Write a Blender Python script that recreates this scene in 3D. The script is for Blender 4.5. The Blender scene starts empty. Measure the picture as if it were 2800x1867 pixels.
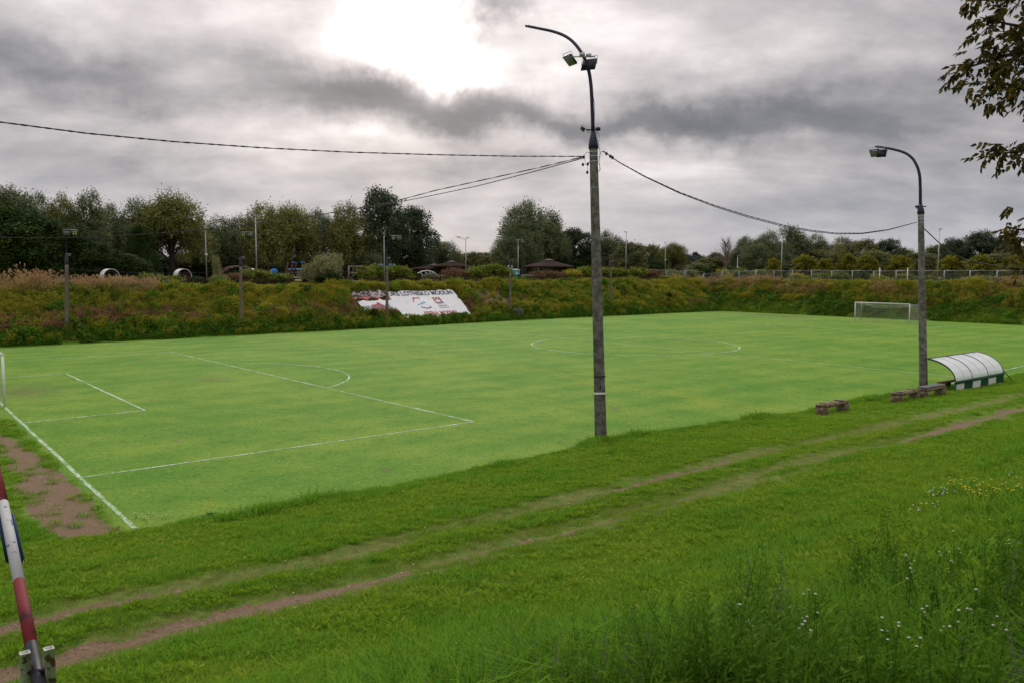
import bpy, bmesh, math, random
import numpy as np
from mathutils import Vector, Matrix, Euler
R = math.radians
random.seed(7)
rng = np.random.default_rng(11)
sc = bpy.context.scene

# ------------------------------------------------------------------ camera
CX, CY, CZ = -5.0347, -48.7263, 6.4036
PITCH, YAW, ROLL, FPX = 0.0848, 0.6784, 0.0025, 2204.6027
CAM = np.array([CX, CY, CZ])
FWD = np.array([math.sin(YAW)*math.cos(PITCH), math.cos(YAW)*math.cos(PITCH), -math.sin(PITCH)])
_r = np.array([math.cos(YAW), -math.sin(YAW), 0.0]); _u = np.cross(_r, FWD)
RGT = _r*math.cos(ROLL)+_u*math.sin(ROLL); UPV = -_r*math.sin(ROLL)+_u*math.cos(ROLL)
cam = bpy.data.cameras.new('camera'); camo = bpy.data.objects.new('camera', cam)
sc.collection.objects.link(camo); sc.camera = camo
M = Matrix(((RGT[0], UPV[0], -FWD[0], CX), (RGT[1], UPV[1], -FWD[1], CY), (RGT[2], UPV[2], -FWD[2], CZ), (0, 0, 0, 1)))
camo.matrix_world = M
cam.sensor_width = 36; cam.lens = 36*FPX/2800; cam.clip_start = .1; cam.clip_end = 6000
cam.dof.use_dof = True; cam.dof.focus_distance = 38; cam.dof.aperture_fstop = 6

# ------------------------------------------------------------------ node helper
class NB:
    def __init__(s, nt): s.nt = nt; s.n = nt.nodes; s.l = nt.links
    def put(s, sock, v):
        if hasattr(v, 'is_linked'): s.l.new(v, sock)
        elif v is not None:
            if isinstance(v, (tuple, list)) and len(v) == 3 and sock.type == 'RGBA': v = (*v, 1)
            sock.default_value = v
    def m(s, op, a, b=None, c=None, clamp=False):
        n = s.n.new('ShaderNodeMath'); n.operation = op; n.use_clamp = clamp
        for i, v in enumerate((a, b, c)):
            if v is not None: s.put(n.inputs[i], v)
        return n.outputs[0]
    def vm(s, op, a, b=None):
        n = s.n.new('ShaderNodeVectorMath'); n.operation = op
        s.put(n.inputs[0], a)
        if b is not None: s.put(n.inputs[1], b)
        return n.outputs[0]
    def noise(s, vec, scale, detail=4, rough=.5, dist=0):
        n = s.n.new('ShaderNodeTexNoise'); s.l.new(vec, n.inputs['Vector'])
        n.inputs['Scale'].default_value = scale; n.inputs['Detail'].default_value = detail
        n.inputs['Roughness'].default_value = rough; n.inputs['Distortion'].default_value = dist
        return n.outputs['Fac']
    def mix(s, f, a, b, bt='MIX'):
        n = s.n.new('ShaderNodeMix'); n.data_type = 'RGBA'; n.blend_type = bt
        s.put(n.inputs[0], f); s.put(n.inputs[6], a); s.put(n.inputs[7], b); return n.outputs[2]
    def ramp(s, f, stops, interp='LINEAR'):
        n = s.n.new('ShaderNodeValToRGB'); s.l.new(f, n.inputs[0]); e = n.color_ramp; e.interpolation = interp
        while len(e.elements) < len(stops): e.elements.new(.5)
        for el, (p, c) in zip(e.elements, stops): el.position = p; el.color = (*c, 1)
        return n.outputs[0]
    def step(s, x, lo, hi):
        n = s.n.new('ShaderNodeMapRange'); n.interpolation_type = 'SMOOTHSTEP'
        s.put(n.inputs[0], x); n.inputs[1].default_value = lo; n.inputs[2].default_value = hi
        return n.outputs[0]
    def attr(s, name):
        n = s.n.new('ShaderNodeAttribute'); n.attribute_name = name; return n.outputs['Fac']
    def pos(s):
        g = s.n.new('ShaderNodeNewGeometry'); return g.outputs['Position']
    def scalev(s, v, k):
        n = s.n.new('ShaderNodeMapping'); s.l.new(v, n.inputs[0]); n.inputs['Scale'].default_value = k; return n.outputs[0]

# ------------------------------------------------------------------ world
def dir_of(u, v):
    d = FWD + RGT*((u*2800/2352-1400)/FPX) - UPV*((v*2800/2352-933.5)/FPX)
    return d/np.linalg.norm(d)
SUN_EL, SUN_AZ = R(19), YAW-R(8)
w = bpy.data.worlds.new('World'); sc.world = w; w.use_nodes = True
nt = w.node_tree; nt.nodes.clear(); B = NB(nt)
tc = nt.nodes.new('ShaderNodeTexCoord').outputs['Generated']
sp = nt.nodes.new('ShaderNodeSeparateXYZ'); nt.links.new(tc, sp.inputs[0])
x_, y_, z_ = sp.outputs
cy, sy_ = math.cos(YAW), math.sin(YAW)
fx = B.m('ADD', B.m('MULTIPLY', x_, sy_), B.m('MULTIPLY', y_, cy))      # forward component
rx = B.m('SUBTRACT', B.m('MULTIPLY', x_, cy), B.m('MULTIPLY', y_, sy_))  # to the right
az = B.m('ARCTAN2', rx, fx); el = B.m('ARCSINE', z_)
nw1 = B.m('SUBTRACT', B.noise(tc, 7, 6, .6), .5)
nw2 = B.m('SUBTRACT', B.noise(B.vm('ADD', tc, (3.1, 1.7, 9.2)), 8, 6, .6), .5)
az2 = B.m('MULTIPLY_ADD', nw1, .20, az); el2 = B.m('MULTIPLY_ADD', nw2, .11, el)
den = B.m('ADD', B.m('ABSOLUTE', z_), .30)
cv = nt.nodes.new('ShaderNodeCombineXYZ')
B.put(cv.inputs[0], B.m('DIVIDE', rx, den)); B.put(cv.inputs[1], B.m('MULTIPLY', B.m('DIVIDE', fx, den), 1.3))
n1 = B.noise(cv.outputs[0], 1.9, 7, .52, .15)
n2 = B.noise(B.vm('ADD', cv.outputs[0], (7.3, 2.2, 0)), 5.2, 5, .55)
t = B.m('ADD', .47, B.m('MULTIPLY', B.m('SUBTRACT', n1, .5), .80))
t = B.m('ADD', t, B.m('MULTIPLY', B.m('SUBTRACT', n2, .5), .34))
def blob(u, v, su, sv, amp, hard=False):
    d = dir_of(u, v); a0 = math.atan2(d[0]*cy-d[1]*sy_, d[0]*sy_+d[1]*cy); e0 = math.asin(d[2])
    p = B.m('DIVIDE', B.m('SUBTRACT', az2, a0), su/1852); q = B.m('DIVIDE', B.m('SUBTRACT', el2, e0), sv/1852)
    s = B.m('ADD', B.m('MULTIPLY', p, p), B.m('MULTIPLY', q, q))
    return B.m('MULTIPLY', B.m('EXPONENT', B.m('MULTIPLY', s, -1)), amp)
for bl in [(930, 50, 120, 80, .75), (1010, 140, 110, 55, .42), (770, 110, 110, 60, .06), (1080, 190, 60, 40, .2), (1230, 90, 330, 110, .15), (1500, 60, 350, 90, .12),
           (420, 60, 260, 70, .12), (700, 300, 420, 32, .12), (60, 60, 140, 60, .0), (1150, 345, 300, 28, .10), (1700, 420, 400, 60, .05),
           (880, 215, 190, 42, -.42), (1130, 262, 200, 38, -.36), (1450, 285, 260, 34, -.36), (1680, 290, 150, 40, -.20), (620, 175, 90, 30, -.12),
           (140, 190, 190, 48, -.28), (1140, 8, 110, 26, -.45),
           (1900, 250, 320, 60, -.18), (2300, 200, 330, 330, -.24), (2200, 420, 260, 60, -.12), (1950, 500, 350, 30, -.08), (-60, 120, 260, 260, -.14),
           (420, 400, 220, 22, -.10), (1050, 480, 300, 26, -.07), (900, 540, 700, 24, .03)]:
    if bl[4]: t = B.m('ADD', t, blob(*bl[:4], bl[4]*(.74 if bl[4] < 0 else 1)))
ccol = B.ramp(B.m('MULTIPLY', t, .55), [(0, (.095, .10, .115)), (.11, (.15, .15, .165)), (.2, (.275, .262, .272)), (.3, (.46, .425, .425)), (.4, (.70, .655, .645)), (.55, (1.15, 1.08, 1.02)), (.8, (2.2, 2.1, 2.0))])
low = B.m('SUBTRACT', 1, B.step(el, .02, .16))       # bluish, quieter air near the horizon
ccol = B.mix(B.m('MULTIPLY', low, .62), ccol, (.27, .285, .33))
up = B.m('ADD', 1, B.m('MULTIPLY', B.step(el, .36, 1.2), 1.1))      # CIE overcast: brighter zenith
ccol = B.mix(1, ccol, B.ramp(B.m('MULTIPLY', up, .25), [(0, (0, 0, 0)), (1, (4, 4, 4))]), 'MULTIPLY')
sky = nt.nodes.new('ShaderNodeTexSky'); sky.sky_type = 'NISHITA'; sky.sun_disc = False
sky.sun_elevation = SUN_EL; sky.sun_rotation = SUN_AZ
b1 = nt.nodes.new('ShaderNodeBackground'); nt.links.new(sky.outputs[0], b1.inputs[0]); b1.inputs[1].default_value = .05
b2 = nt.nodes.new('ShaderNodeBackground'); nt.links.new(ccol, b2.inputs[0]); b2.inputs[1].default_value = 1.62
mx = nt.nodes.new('ShaderNodeMixShader'); mx.inputs[0].default_value = .93
nt.links.new(b1.outputs[0], mx.inputs[1]); nt.links.new(b2.outputs[0], mx.inputs[2])
wo = nt.nodes.new('ShaderNodeOutputWorld'); nt.links.new(mx.outputs[0], wo.inputs[0])
w.cycles.sampling_method = 'MANUAL'; w.cycles.sample_map_resolution = 512

# ------------------------------------------------------------------ sun
sl = bpy.data.lights.new('sun', 'SUN'); sl.energy = 1.5; sl.angle = R(14); sl.color = (1, .95, .87)
so = bpy.data.objects.new('sun', sl); sc.collection.objects.link(so)
sd = Vector((math.sin(SUN_AZ)*math.cos(SUN_EL+R(14)), math.cos(SUN_AZ)*math.cos(SUN_EL+R(14)), math.sin(SUN_EL+R(14))))
so.rotation_euler = sd.to_track_quat('Z', 'Y').to_euler()
sc.view_settings.view_transform = 'Standard'; sc.view_settings.look = 'None'
sc.view_settings.exposure = 0; sc.view_settings.gamma = 1
try: sc.view_settings.use_curve_mapping = False
except Exception: pass
sc.cycles.max_bounces = 5; sc.cycles.diffuse_bounces = 2; sc.cycles.transparent_max_bounces = 6

# ------------------------------------------------------------------ numpy noise
_tab = rng.random((256, 256))
def vn(x, y):
    x = np.asarray(x, float); y = np.asarray(y, float)
    xi = np.floor(x).astype(int); yi = np.floor(y).astype(int); fx_ = x-xi; fy_ = y-yi
    fx_ = fx_*fx_*(3-2*fx_); fy_ = fy_*fy_*(3-2*fy_)
    g = lambda a, b: _tab[a % 256, b % 256]
    return (g(xi, yi)*(1-fx_)+g(xi+1, yi)*fx_)*(1-fy_)+(g(xi, yi+1)*(1-fx_)+g(xi+1, yi+1)*fx_)*fy_
def fbm(x, y, o=4):
    s = 0; a = .5; t_ = 0
    for i in range(o):
        s = s+a*vn(x*2**i+17*i, y*2**i+5*i); t_ += a; a *= .5
    return s/t_
def ss(x, a, b):
    t_ = np.clip((x-a)/(b-a), 0, 1); return t_*t_*(3-2*t_)

# ------------------------------------------------------------------ terrain shape
def foot(x): return np.interp(x, [-10, 0, 26, 45, 65, 108], [31.2, 31.6, 32.8, 34.2, 36.2, 36.6])
def crest_z(x): return np.interp(x, [-30, 0, 40, 70, 110, 140], [4.5, 4.5, 4.7, 4.95, 4.95, 5.0])
VX = [-4, -2, 0, 2, 7, 9.6, 17, 29, 37.6, 43, 50, 58, 70, 120]
VY = [-27.3, -27.3, -27.6, -28.0, -28.1, -27.9, -27.3, -28.4, -28.5, -29.4, -29.3, -29.3, -29.5, -30]
def verge(x): return np.interp(x, VX, VY)
def terrain(x, y):
    x = np.asarray(x, float); y = np.asarray(y, float)
    zc = crest_z(x)
    prof = lambda s: np.clip(s, 0, 1)**.92*(1-.12*np.sin(np.clip(s, 0, 1)*math.pi)*0)+0
    a = zc*prof((y-foot(x))/7.0)
    b = zc*prof((x-109.0)/6.5)
    d = (verge(x)-y)
    c = np.interp(d, [0, .5, 2.5, 6.5, 10, 12.3, 14.5, 16.5, 18.5, 20.5, 24], [0, .10, .34, .88, 1.28, 1.72, 2.35, 3.15, 4.05, 4.65, 4.85])
    e = 4.7*prof((-15-x)/7.0)*ss(y, -31, -20)
    z = np.maximum(np.maximum(a, b), np.maximum(c, e))
    # soft lumps away from the flat pitch
    k = ss(z, .05, .8)
    z = z+k*(fbm(x*.35, y*.35, 3)-.5)*np.where(y > 20, .95, .35)*np.where((z < 2.5) & (y < 0), .45, 1)*(1-.85*ss(x, 37, 40)*(1-ss(x, 58, 61))*(y > 20))
    near = ss(d, 2, 5)
    z = z-near*(.07*np.exp(-((y+34.6)/.3)**2)+.07*np.exp(-((y+36.6)/.35)**2))
    far = np.maximum(np.maximum(y-110, x-230), 0)
    return z+0.0*far
def soilmask(x, y):
    x = np.asarray(x, float); y = np.asarray(y, float)
    wv = (fbm(x*.25+3, y*0+1, 2)-.5)*.5
    n = .55*fbm(x*.9, y*1.6, 3)+.45*fbm(x*3.1+9, y*4.2, 3); nb = fbm(x*.22+9, y*.1+4, 3)
    g1 = np.clip(.12+.9*ss(-x, -1.5, 3)+.85*ss(x, 8.5, 10)*(1-ss(x, 13, 15))+.35*ss(x, 26, 32)+1.6*(nb-.5), 0, 1)
    g2 = np.clip(.20+.95*ss(-x, -3.6, -.5)+.35*ss(x, 15, 18)+.75*ss(x, 20, 24)+1.9*(fbm(x*.2+31, y*.1+14, 3)-.5), 0, 1)
    r1 = np.exp(-((y+34.55+wv)/.30)**2)*g1
    r2 = np.exp(-((y+36.75+wv)/(.30+.30*ss(x, 20, 25)+.2*ss(-x, -3, 0)))**2)*g2
    s = np.clip((np.maximum(r1, r2)+(n-.5)*2.0-.40)*2.2, 0, 1)*(y < -30)
    xc = np.interp(y, [-29, -27, -22, -19, -16, -12, -9], [-1.0, -1.0, -1.0, -.95, -1.0, -1.15, -1.6])
    wd = np.interp(y, [-30, -27.5, -24, -19, -15, -11, -8], [.3, .6, .62, .5, .38, .25, .0])
    g = np.exp(-((x-xc)/(wd+.01))**2*.8)*(wd > .02)*(y > -28.0)
    s2 = np.clip((g+(fbm(x*1.5+7, y*1.5, 4)-.5)*1.2-.20)*2.5, 0, 1)*(y > -28.0)
    bp = ss(x, 60.0, 61.2)*(1-ss(x, 65, 66.5))*ss(terrain_s(x, y), 1.5, 2.0)*(1-ss(terrain_s(x, y), 4.1, 4.5))*np.clip((fbm(x*.8, y*.8+7)-.33)*6, 0, 1)
    return np.maximum(np.maximum(s, s2), bp)
def terrain_s(x, y): return crest_z(x)*np.clip((y-foot(x))/7.0, 0, 1)*(x < 104)
def wornmask(x, y):
    wv = (fbm(np.asarray(x)*.25+3, np.asarray(y)*0+1, 2)-.5)*.5
    e = np.clip(np.exp(-((y+34.55+wv)/.62)**2)+np.exp(-((y+36.75+wv)/.68)**2), 0, 1)
    return np.clip(e*(.25+2.2*(fbm(np.asarray(x)*.45+70, np.asarray(y)*1.3, 4)-.18)), 0, 1)

# ------------------------------------------------------------------ rays
def ray(u, v): return FWD + RGT*((u*2800/2352-1400)/FPX) - UPV*((v*2800/2352-933.5)/FPX)
def on_y(u, v, y): d = ray(u, v); return CAM+d*((y-CY)/d[1])
def on_x(u, v, x): d = ray(u, v); return CAM+d*((x-CX)/d[0])
def on_t(u, v, t_): return CAM+ray(u, v)*t_
def hit(u, v, lift=0.0):
    d = ray(u, v); ts = np.concatenate([np.arange(2, 40, .05), np.arange(40, 300, .1)])
    P = CAM+d*ts[:, None]; below = P[:, 2] < terrain(P[:, 0], P[:, 1])+lift
    i = int(np.argmax(below)); return P[i] if below[i] else P[-1]
def proj(P):
    d = np.asarray(P)-CAM; z = d@FWD
    return (1400+FPX*(d@RGT)/z)*.84, (933.5-FPX*(d@UPV)/z)*.84, z

# ------------------------------------------------------------------ object helpers
COL = sc.collection
def np_mesh(name, V, F, mats=(), mi=None, attrs=None, smooth=False):
    me = bpy.data.meshes.new(name); V = np.asarray(V, np.float32)
    if not isinstance(F, (list, tuple)): F = [F]
    F = [np.asarray(f, np.int32) for f in F if len(f)]
    me.vertices.add(len(V)); me.vertices.foreach_set('co', V.ravel())
    nl = sum(f.size for f in F); nf = sum(len(f) for f in F)
    me.loops.add(nl); me.loops.foreach_set('vertex_index', np.concatenate([f.ravel() for f in F]))
    me.polygons.add(nf)
    tot = np.concatenate([np.full(len(f), f.shape[1], np.int32) for f in F]); st = np.concatenate([[0], np.cumsum(tot)[:-1]]).astype(np.int32)
    me.polygons.foreach_set('loop_start', st); me.polygons.foreach_set('loop_total', tot)
    if mi is not None: me.polygons.foreach_set('material_index', np.asarray(mi, np.int32))
    if smooth: me.polygons.foreach_set('use_smooth', np.ones(nf, bool))
    for m_ in mats: me.materials.append(m_)
    for k, a in (attrs or {}).items():
        at = me.attributes.new(k, 'FLOAT', 'POINT'); at.data.foreach_set('value', np.asarray(a, np.float32))
    me.update(calc_edges=True); me.validate(); return me
def link(name, me, parent=None, loc=None):
    o = bpy.data.objects.new(name, me); COL.objects.link(o)
    if parent: o.parent = parent
    if loc is not None: o.location = loc
    return o
def tag(o, label, cat=None, group=None, kind=None):
    if label: o['label'] = label
    if cat: o['category'] = cat
    if group: o['group'] = group
    if kind: o['kind'] = kind
    return o
def thing(name, label, cat, loc=(0, 0, 0), rz=0, group=None):
    o = bpy.data.objects.new(name, None); COL.objects.link(o); o.empty_display_size = .3
    o.location = [float(a) for a in loc]; o.rotation_euler = (0, 0, rz)
    return tag(o, label, cat, group)
def copy_thing(src, label, loc, rz=None, scale=None):
    """a copy of a thing with copies of its parts and sub-parts, sharing mesh data"""
    c = src.copy(); COL.objects.link(c); c['label'] = label; c.location = [float(a) for a in loc]
    if rz is not None: c.rotation_euler = (0, 0, rz)
    if scale is not None: c.scale = scale
    def kids(a, b):
        for ch in list(a.children):
            if ch in seen: continue
            d = ch.copy(); seen.add(d); COL.objects.link(d); d.parent = b; kids(ch, d)
    seen = set(); kids(src, c); return c

class MB:
    def __init__(s): s.v = []; s.q = []; s.t = []; s.n = 0
    def add(s, V, Q=(), T=()):
        V = np.asarray(V, float); s.v.append(V)
        if len(Q): s.q.append(np.asarray(Q)+s.n)
        if len(T): s.t.append(np.asarray(T)+s.n)
        s.n += len(V); return s
    def box(s, c, sz, rot=None):
        c = np.array(c, float); h = np.array(sz, float)/2
        V = np.array([[a, b, d] for a in (-1, 1) for b in (-1, 1) for d in (-1, 1)], float)*h
        if rot is not None: V = V@np.array(Euler(rot).to_matrix()).T
        return s.add(V+c, [[0, 1, 3, 2], [4, 6, 7, 5], [0, 4, 5, 1], [2, 3, 7, 6], [0, 2, 6, 4], [1, 5, 7, 3]])
    def tube(s, P, r, n=8, caps=True):
        P = np.asarray(P, float); k = len(P); r = np.broadcast_to(np.asarray(r, float), (k,))
        T = np.gradient(P, axis=0); T /= np.linalg.norm(T, axis=1)[:, None]+1e-12
        a = np.array([0, 0, 1.]) if abs(T[0][2]) < .9 else np.array([1., 0, 0])
        V = []
        for i in range(k):
            b = np.cross(T[i], a); b /= np.linalg.norm(b); c = np.cross(b, T[i]); a = c
            th = np.arange(n)*2*math.pi/n
            V.append(P[i]+r[i]*(np.cos(th)[:, None]*b+np.sin(th)[:, None]*c))
        V = np.concatenate(V); Q = []
        for i in range(k-1):
            for j in range(n):
                Q.append([i*n+j, i*n+(j+1) % n, (i+1)*n+(j+1) % n, (i+1)*n+j])
        T_ = []
        if caps:
            V = np.concatenate([V, P[:1], P[-1:]]); c0, c1 = k*n, k*n+1
            for j in range(n):
                T_.append([c0, (j+1) % n, j]); T_.append([c1, (k-1)*n+j, (k-1)*n+(j+1) % n])
        return s.add(V, Q, T_)
    def build(s, name, mat, parent=None, smooth=False, attrs=None):
        me = s.mesh(name, mat, smooth, attrs); return link(name, me, parent)
    def mesh(s, name, mat, smooth=False, attrs=None):
        F = []
        if s.q: F.append(np.concatenate(s.q))
        if s.t: F.append(np.concatenate(s.t))
        return np_mesh(name, np.concatenate(s.v), F, [mat], smooth=smooth, attrs=attrs)

# ------------------------------------------------------------------ materials
def mat(name, fn):
    m_ = bpy.data.materials.new(name); m_.use_nodes = True; nt = m_.node_tree; nt.nodes.clear()
    b = NB(nt); out = nt.nodes.new('ShaderNodeOutputMaterial'); sh = fn(b); nt.links.new(sh, out.inputs[0]); return m_
def principled(b, col, rough=.7, metal=0, bump=None, bstr=.3, bdist=.02, spec=.3, alpha=None, trans=None):
    p = b.n.new('ShaderNodeBsdfPrincipled'); b.put(p.inputs['Base Color'], col); b.put(p.inputs['Roughness'], rough)
    b.put(p.inputs['Metallic'], metal); b.put(p.inputs['Specular IOR Level'], spec)
    if alpha is not None: b.put(p.inputs['Alpha'], alpha)
    if bump is not None:
        bn = b.n.new('ShaderNodeBump'); bn.inputs['Strength'].default_value = bstr; bn.inputs['Distance'].default_value = bdist
        b.put(bn.inputs['Height'], bump); b.l.new(bn.outputs[0], p.inputs['Normal'])
    return p.outputs[0]
def objcoord(b): return b.n.new('ShaderNodeTexCoord').outputs['Object']
def worn(name, c1, c2, scale=6, rough=.6, metal=0, thr=(.5, .7), bstr=.2):
    def f(b):
        n = b.noise(objcoord(b), scale, 6, .6); n2 = b.noise(objcoord(b), scale*5, 3)
        c = b.mix(b.step(n, *thr), c1, c2); c = b.mix(b.m('MULTIPLY', n2, .35), c, tuple(x*.55 for x in c1))
        return principled(b, c, rough, metal, n2, bstr)
    return mat(name, f)
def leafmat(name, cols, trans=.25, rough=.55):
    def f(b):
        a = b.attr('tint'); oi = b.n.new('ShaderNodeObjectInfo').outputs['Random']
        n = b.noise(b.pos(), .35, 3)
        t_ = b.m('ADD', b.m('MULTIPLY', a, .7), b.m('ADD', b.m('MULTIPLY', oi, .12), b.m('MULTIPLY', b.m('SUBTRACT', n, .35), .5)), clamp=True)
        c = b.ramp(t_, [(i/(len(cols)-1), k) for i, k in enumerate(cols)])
        p = principled(b, c, .75, spec=.10)
        if not trans: return p
        tr = b.n.new('ShaderNodeBsdfTranslucent'); b.l.new(c, tr.inputs[0])
        mxs = b.n.new('ShaderNodeMixShader'); mxs.inputs[0].default_value = trans
        b.l.new(p, mxs.inputs[1]); b.l.new(tr.outputs[0], mxs.inputs[2]); return mxs.outputs[0]
    return mat(name, f)

def ground_fn(b):
    P = b.pos(); s = b.n.new('ShaderNodeSeparateXYZ'); b.l.new(P, s.inputs[0]); X, Y_, Z = s.outputs
    soil = b.attr('soil'); wornp = b.attr('worn'); pit = b.attr('pitch'); wild = b.attr('wild')
    nA = b.noise(P, .12, 4, .55); nB = b.noise(P, .42, 6, .62); nC = b.noise(P, 3.5, 5, .65); nD = b.noise(P, 20, 5, .8); nF = b.noise(P, 7.5, 6, .78); nE = b.noise(P, 1.6, 7, .68)
    # mown pitch: lush green with straw-coloured patches
    k = b.m('ADD', b.m('MULTIPLY', nA, .36), b.m('ADD', b.m('MULTIPLY', nB, .34), b.m('ADD', b.m('MULTIPLY', nE, .20), b.m('MULTIPLY', nC, .10))))
    k = b.m('ADD', k, b.m('MULTIPLY', b.m('SINE', b.m('MULTIPLY', b.m('ADD', Y_, nA), 2.1)), .022))
    pc = b.mix(b.step(k, .37, .64), (.060, .200, .008), (.185, .300, .030))
    pc = b.mix(b.m('MULTIPLY', b.step(nD, .48, .62), .35), pc, (.23, .31, .055))
    pc = b.mix(b.m('MULTIPLY', b.step(nE, .46, .34), .30), pc, (.03, .11, .006))
    pc = b.mix(b.m('MULTIPLY', b.step(nF, .50, .38), .6), pc, (.028, .115, .004))
    pc = b.mix(b.m('MULTIPLY', b.step(nF, .54, .64), .55), pc, (.27, .36, .07))
    # a few yellow streaks and bare spots
    yl = b.m('ABSOLUTE', b.m('SUBTRACT', b.m('ADD', b.m('MULTIPLY', X, .93), b.m('MULTIPLY', b.m('SUBTRACT', nA, .5), 9)), 26.5))
    st = b.m('MULTIPLY', b.m('SUBTRACT', 1, b.step(yl, .15, 1.3)), b.step(nC, .40, .62))
    pc = b.mix(b.m('MULTIPLY', st, .55), pc, (.23, .28, .02))
    bare = b.m('MULTIPLY', b.step(b.noise(P, .42, 5, .62), .672, .72), b.step(nC, .42, .58))
    bare = b.m('MAXIMUM', bare, b.m('MULTIPLY', b.attr('wear'), b.step(nC, .38, .56)))
    pc = b.mix(b.m('MULTIPLY', bare, .8), pc, (.15, .10, .06))
    # rough mown bank
    gc = b.mix(b.step(nC, .35, .65), (.055, .15, .008), (.14, .25, .018))
    gc = b.mix(b.m('MULTIPLY', wornp, b.step(nC, .3, .6)), gc, (.15, .17, .04))
    wc = b.mix(b.step(nC, .35, .65), (.05, .048, .014), (.10, .095, .03))
    gc = b.mix(wild, gc, wc)
    c = b.mix(pit, gc, pc)
    so_ = b.mix(b.step(nD, .3, .7), (.115, .072, .042), (.25, .175, .11))
    so_ = b.mix(b.step(nC, .62, .72), so_, (.34, .27, .19))
    sm = b.step(b.m('ADD', soil, b.m('MULTIPLY', b.m('SUBTRACT', nC, .5), .9)), .38, .62)
    c = b.mix(sm, c, so_)
    h = b.m('ADD', b.m('MULTIPLY', nC, .6), b.m('MULTIPLY', nD, .5))
    return principled(b, c, .85, bump=h, bstr=1.0, bdist=.05, spec=.12)
M_ground = mat('ground_turf', ground_fn)
def line_fn(b):
    P = b.pos(); n = b.noise(P, 9, 5, .7); n2 = b.noise(P, 1.1, 3)
    f = b.step(b.m('ADD', b.m('MULTIPLY', n, .7), b.m('MULTIPLY', n2, .45)), .44, .74)
    c = b.mix(f, (.10, .24, .04), (.60, .69, .56))
    return principled(b, c, .9, bump=n, bstr=.5, bdist=.02, spec=.1)
M_line = mat('chalk_line', line_fn)
def concrete_fn(ribs):
    def f(b):
        P = objcoord(b); n = b.noise(P, 4, 6, .65); n2 = b.noise(P, 40, 3, .6); n3 = b.noise(b.scalev(P, (1, 1, .25)), 9, 4)
        c = b.mix(b.step(n, .35, .68), (.085, .08, .075), (.21, .20, .185))
        c = b.mix(b.m('MULTIPLY', b.step(n3, .55, .7), .5), c, (.05, .047, .043))
        return principled(b, c, .9, bump=b.m('ADD', n2, n), bstr=.5, bdist=.02, spec=.15)
    return f
M_conc = mat('spun_concrete', concrete_fn(True))
M_oldconc = worn('mossy_concrete', (.25, .19, .13), (.085, .06, .03), 7, .95, thr=(.42, .6), bstr=.6)
M_bluesteel = worn('dark_painted_steel', (.022, .026, .055), (.05, .045, .05), 9, .5, .3)
M_black = worn('black_plastic', (.012, .012, .016), (.03, .03, .035), 9, .5)
M_galv = worn('galvanised_steel', (.42, .44, .46), (.30, .32, .34), 5, .45, .6)
M_glass = worn('lamp_glass', (.20, .18, .25), (.25, .27, .30), 5, .5)
M_led = worn('led_panel', (.45, .45, .22), (.6, .6, .3), 5, .3)
M_white = worn('white_paint', (.78, .78, .78), (.5, .49, .46), 5, .5, thr=(.6, .85), bstr=.05)
M_rustwhite = worn('rusty_white_paint', (.62, .61, .58), (.16, .06, .03), 9, .6, thr=(.55, .60), bstr=.5)
M_green = worn('dark_green_steel', (.010, .075, .05), (.03, .09, .07), 6, .5)
M_wood = worn('brown_stained_wood', (.075, .032, .02), (.12, .06, .038), 7, .8)
M_darkwood = worn('dark_rail_wood', (.045, .022, .016), (.075, .042, .03), 7, .85)
M_logwood = worn('grey_log_wood', (.22, .17, .13), (.13, .095, .07), 7, .85)
M_roof = worn('brown_shingle', (.060, .038, .033), (.10, .065, .055), 12, .85, bstr=.5)
M_blueplay = worn('blue_playground_paint', (.02, .20, .55), (.03, .26, .62), 5, .4)
M_teal = worn('teal_plastic', (.01, .34, .34), (.02, .42, .40), 5, .45)
M_bark = worn('bark', (.055, .044, .034), (.022, .018, .014), 9, .95, bstr=.8)
M_net = worn('net_cord', (.55, .56, .55), (.4, .4, .4), 5, .8)
M_rope = worn('pale_rope', (.5, .52, .5), (.3, .32, .3), 5, .8)
M_cable = worn('cable_sheath', (.018, .018, .032), (.03, .03, .04), 9, .5)
M_banner = worn('white_tarpaulin', (.80, .81, .83), (.66, .67, .70), .9, .55, thr=(.5, .8), bstr=.3)
M_navy = worn('navy_print', (.03, .045, .10), (.05, .06, .12), 5, .6)
M_redp = worn('red_print', (.42, .06, .06), (.5, .09, .08), 5, .6)
M_bluep = worn('sky_blue_print', (.05, .32, .62), (.08, .38, .65), 5, .6)
M_greyp = worn('grey_print', (.20, .20, .24), (.28, .28, .32), 5, .6)
M_yellow = worn('yellow_petals', (.85, .76, .04), (.90, .80, .08), 5, .6)
M_petal = worn('white_petals', (.80, .80, .76), (.7, .7, .66), 5, .6)
M_red = worn('dark_red_paint', (.17, .012, .018), (.04, .012, .016), 5, .75, thr=(.52, .64))
M_wpaint = worn('chipped_white_paint', (.42, .43, .44), (.05, .09, .10), 8, .75, thr=(.60, .64))
M_blue = worn('navy_blue_paint', (.010, .03, .12), (.02, .04, .10), 6, .5)
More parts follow.
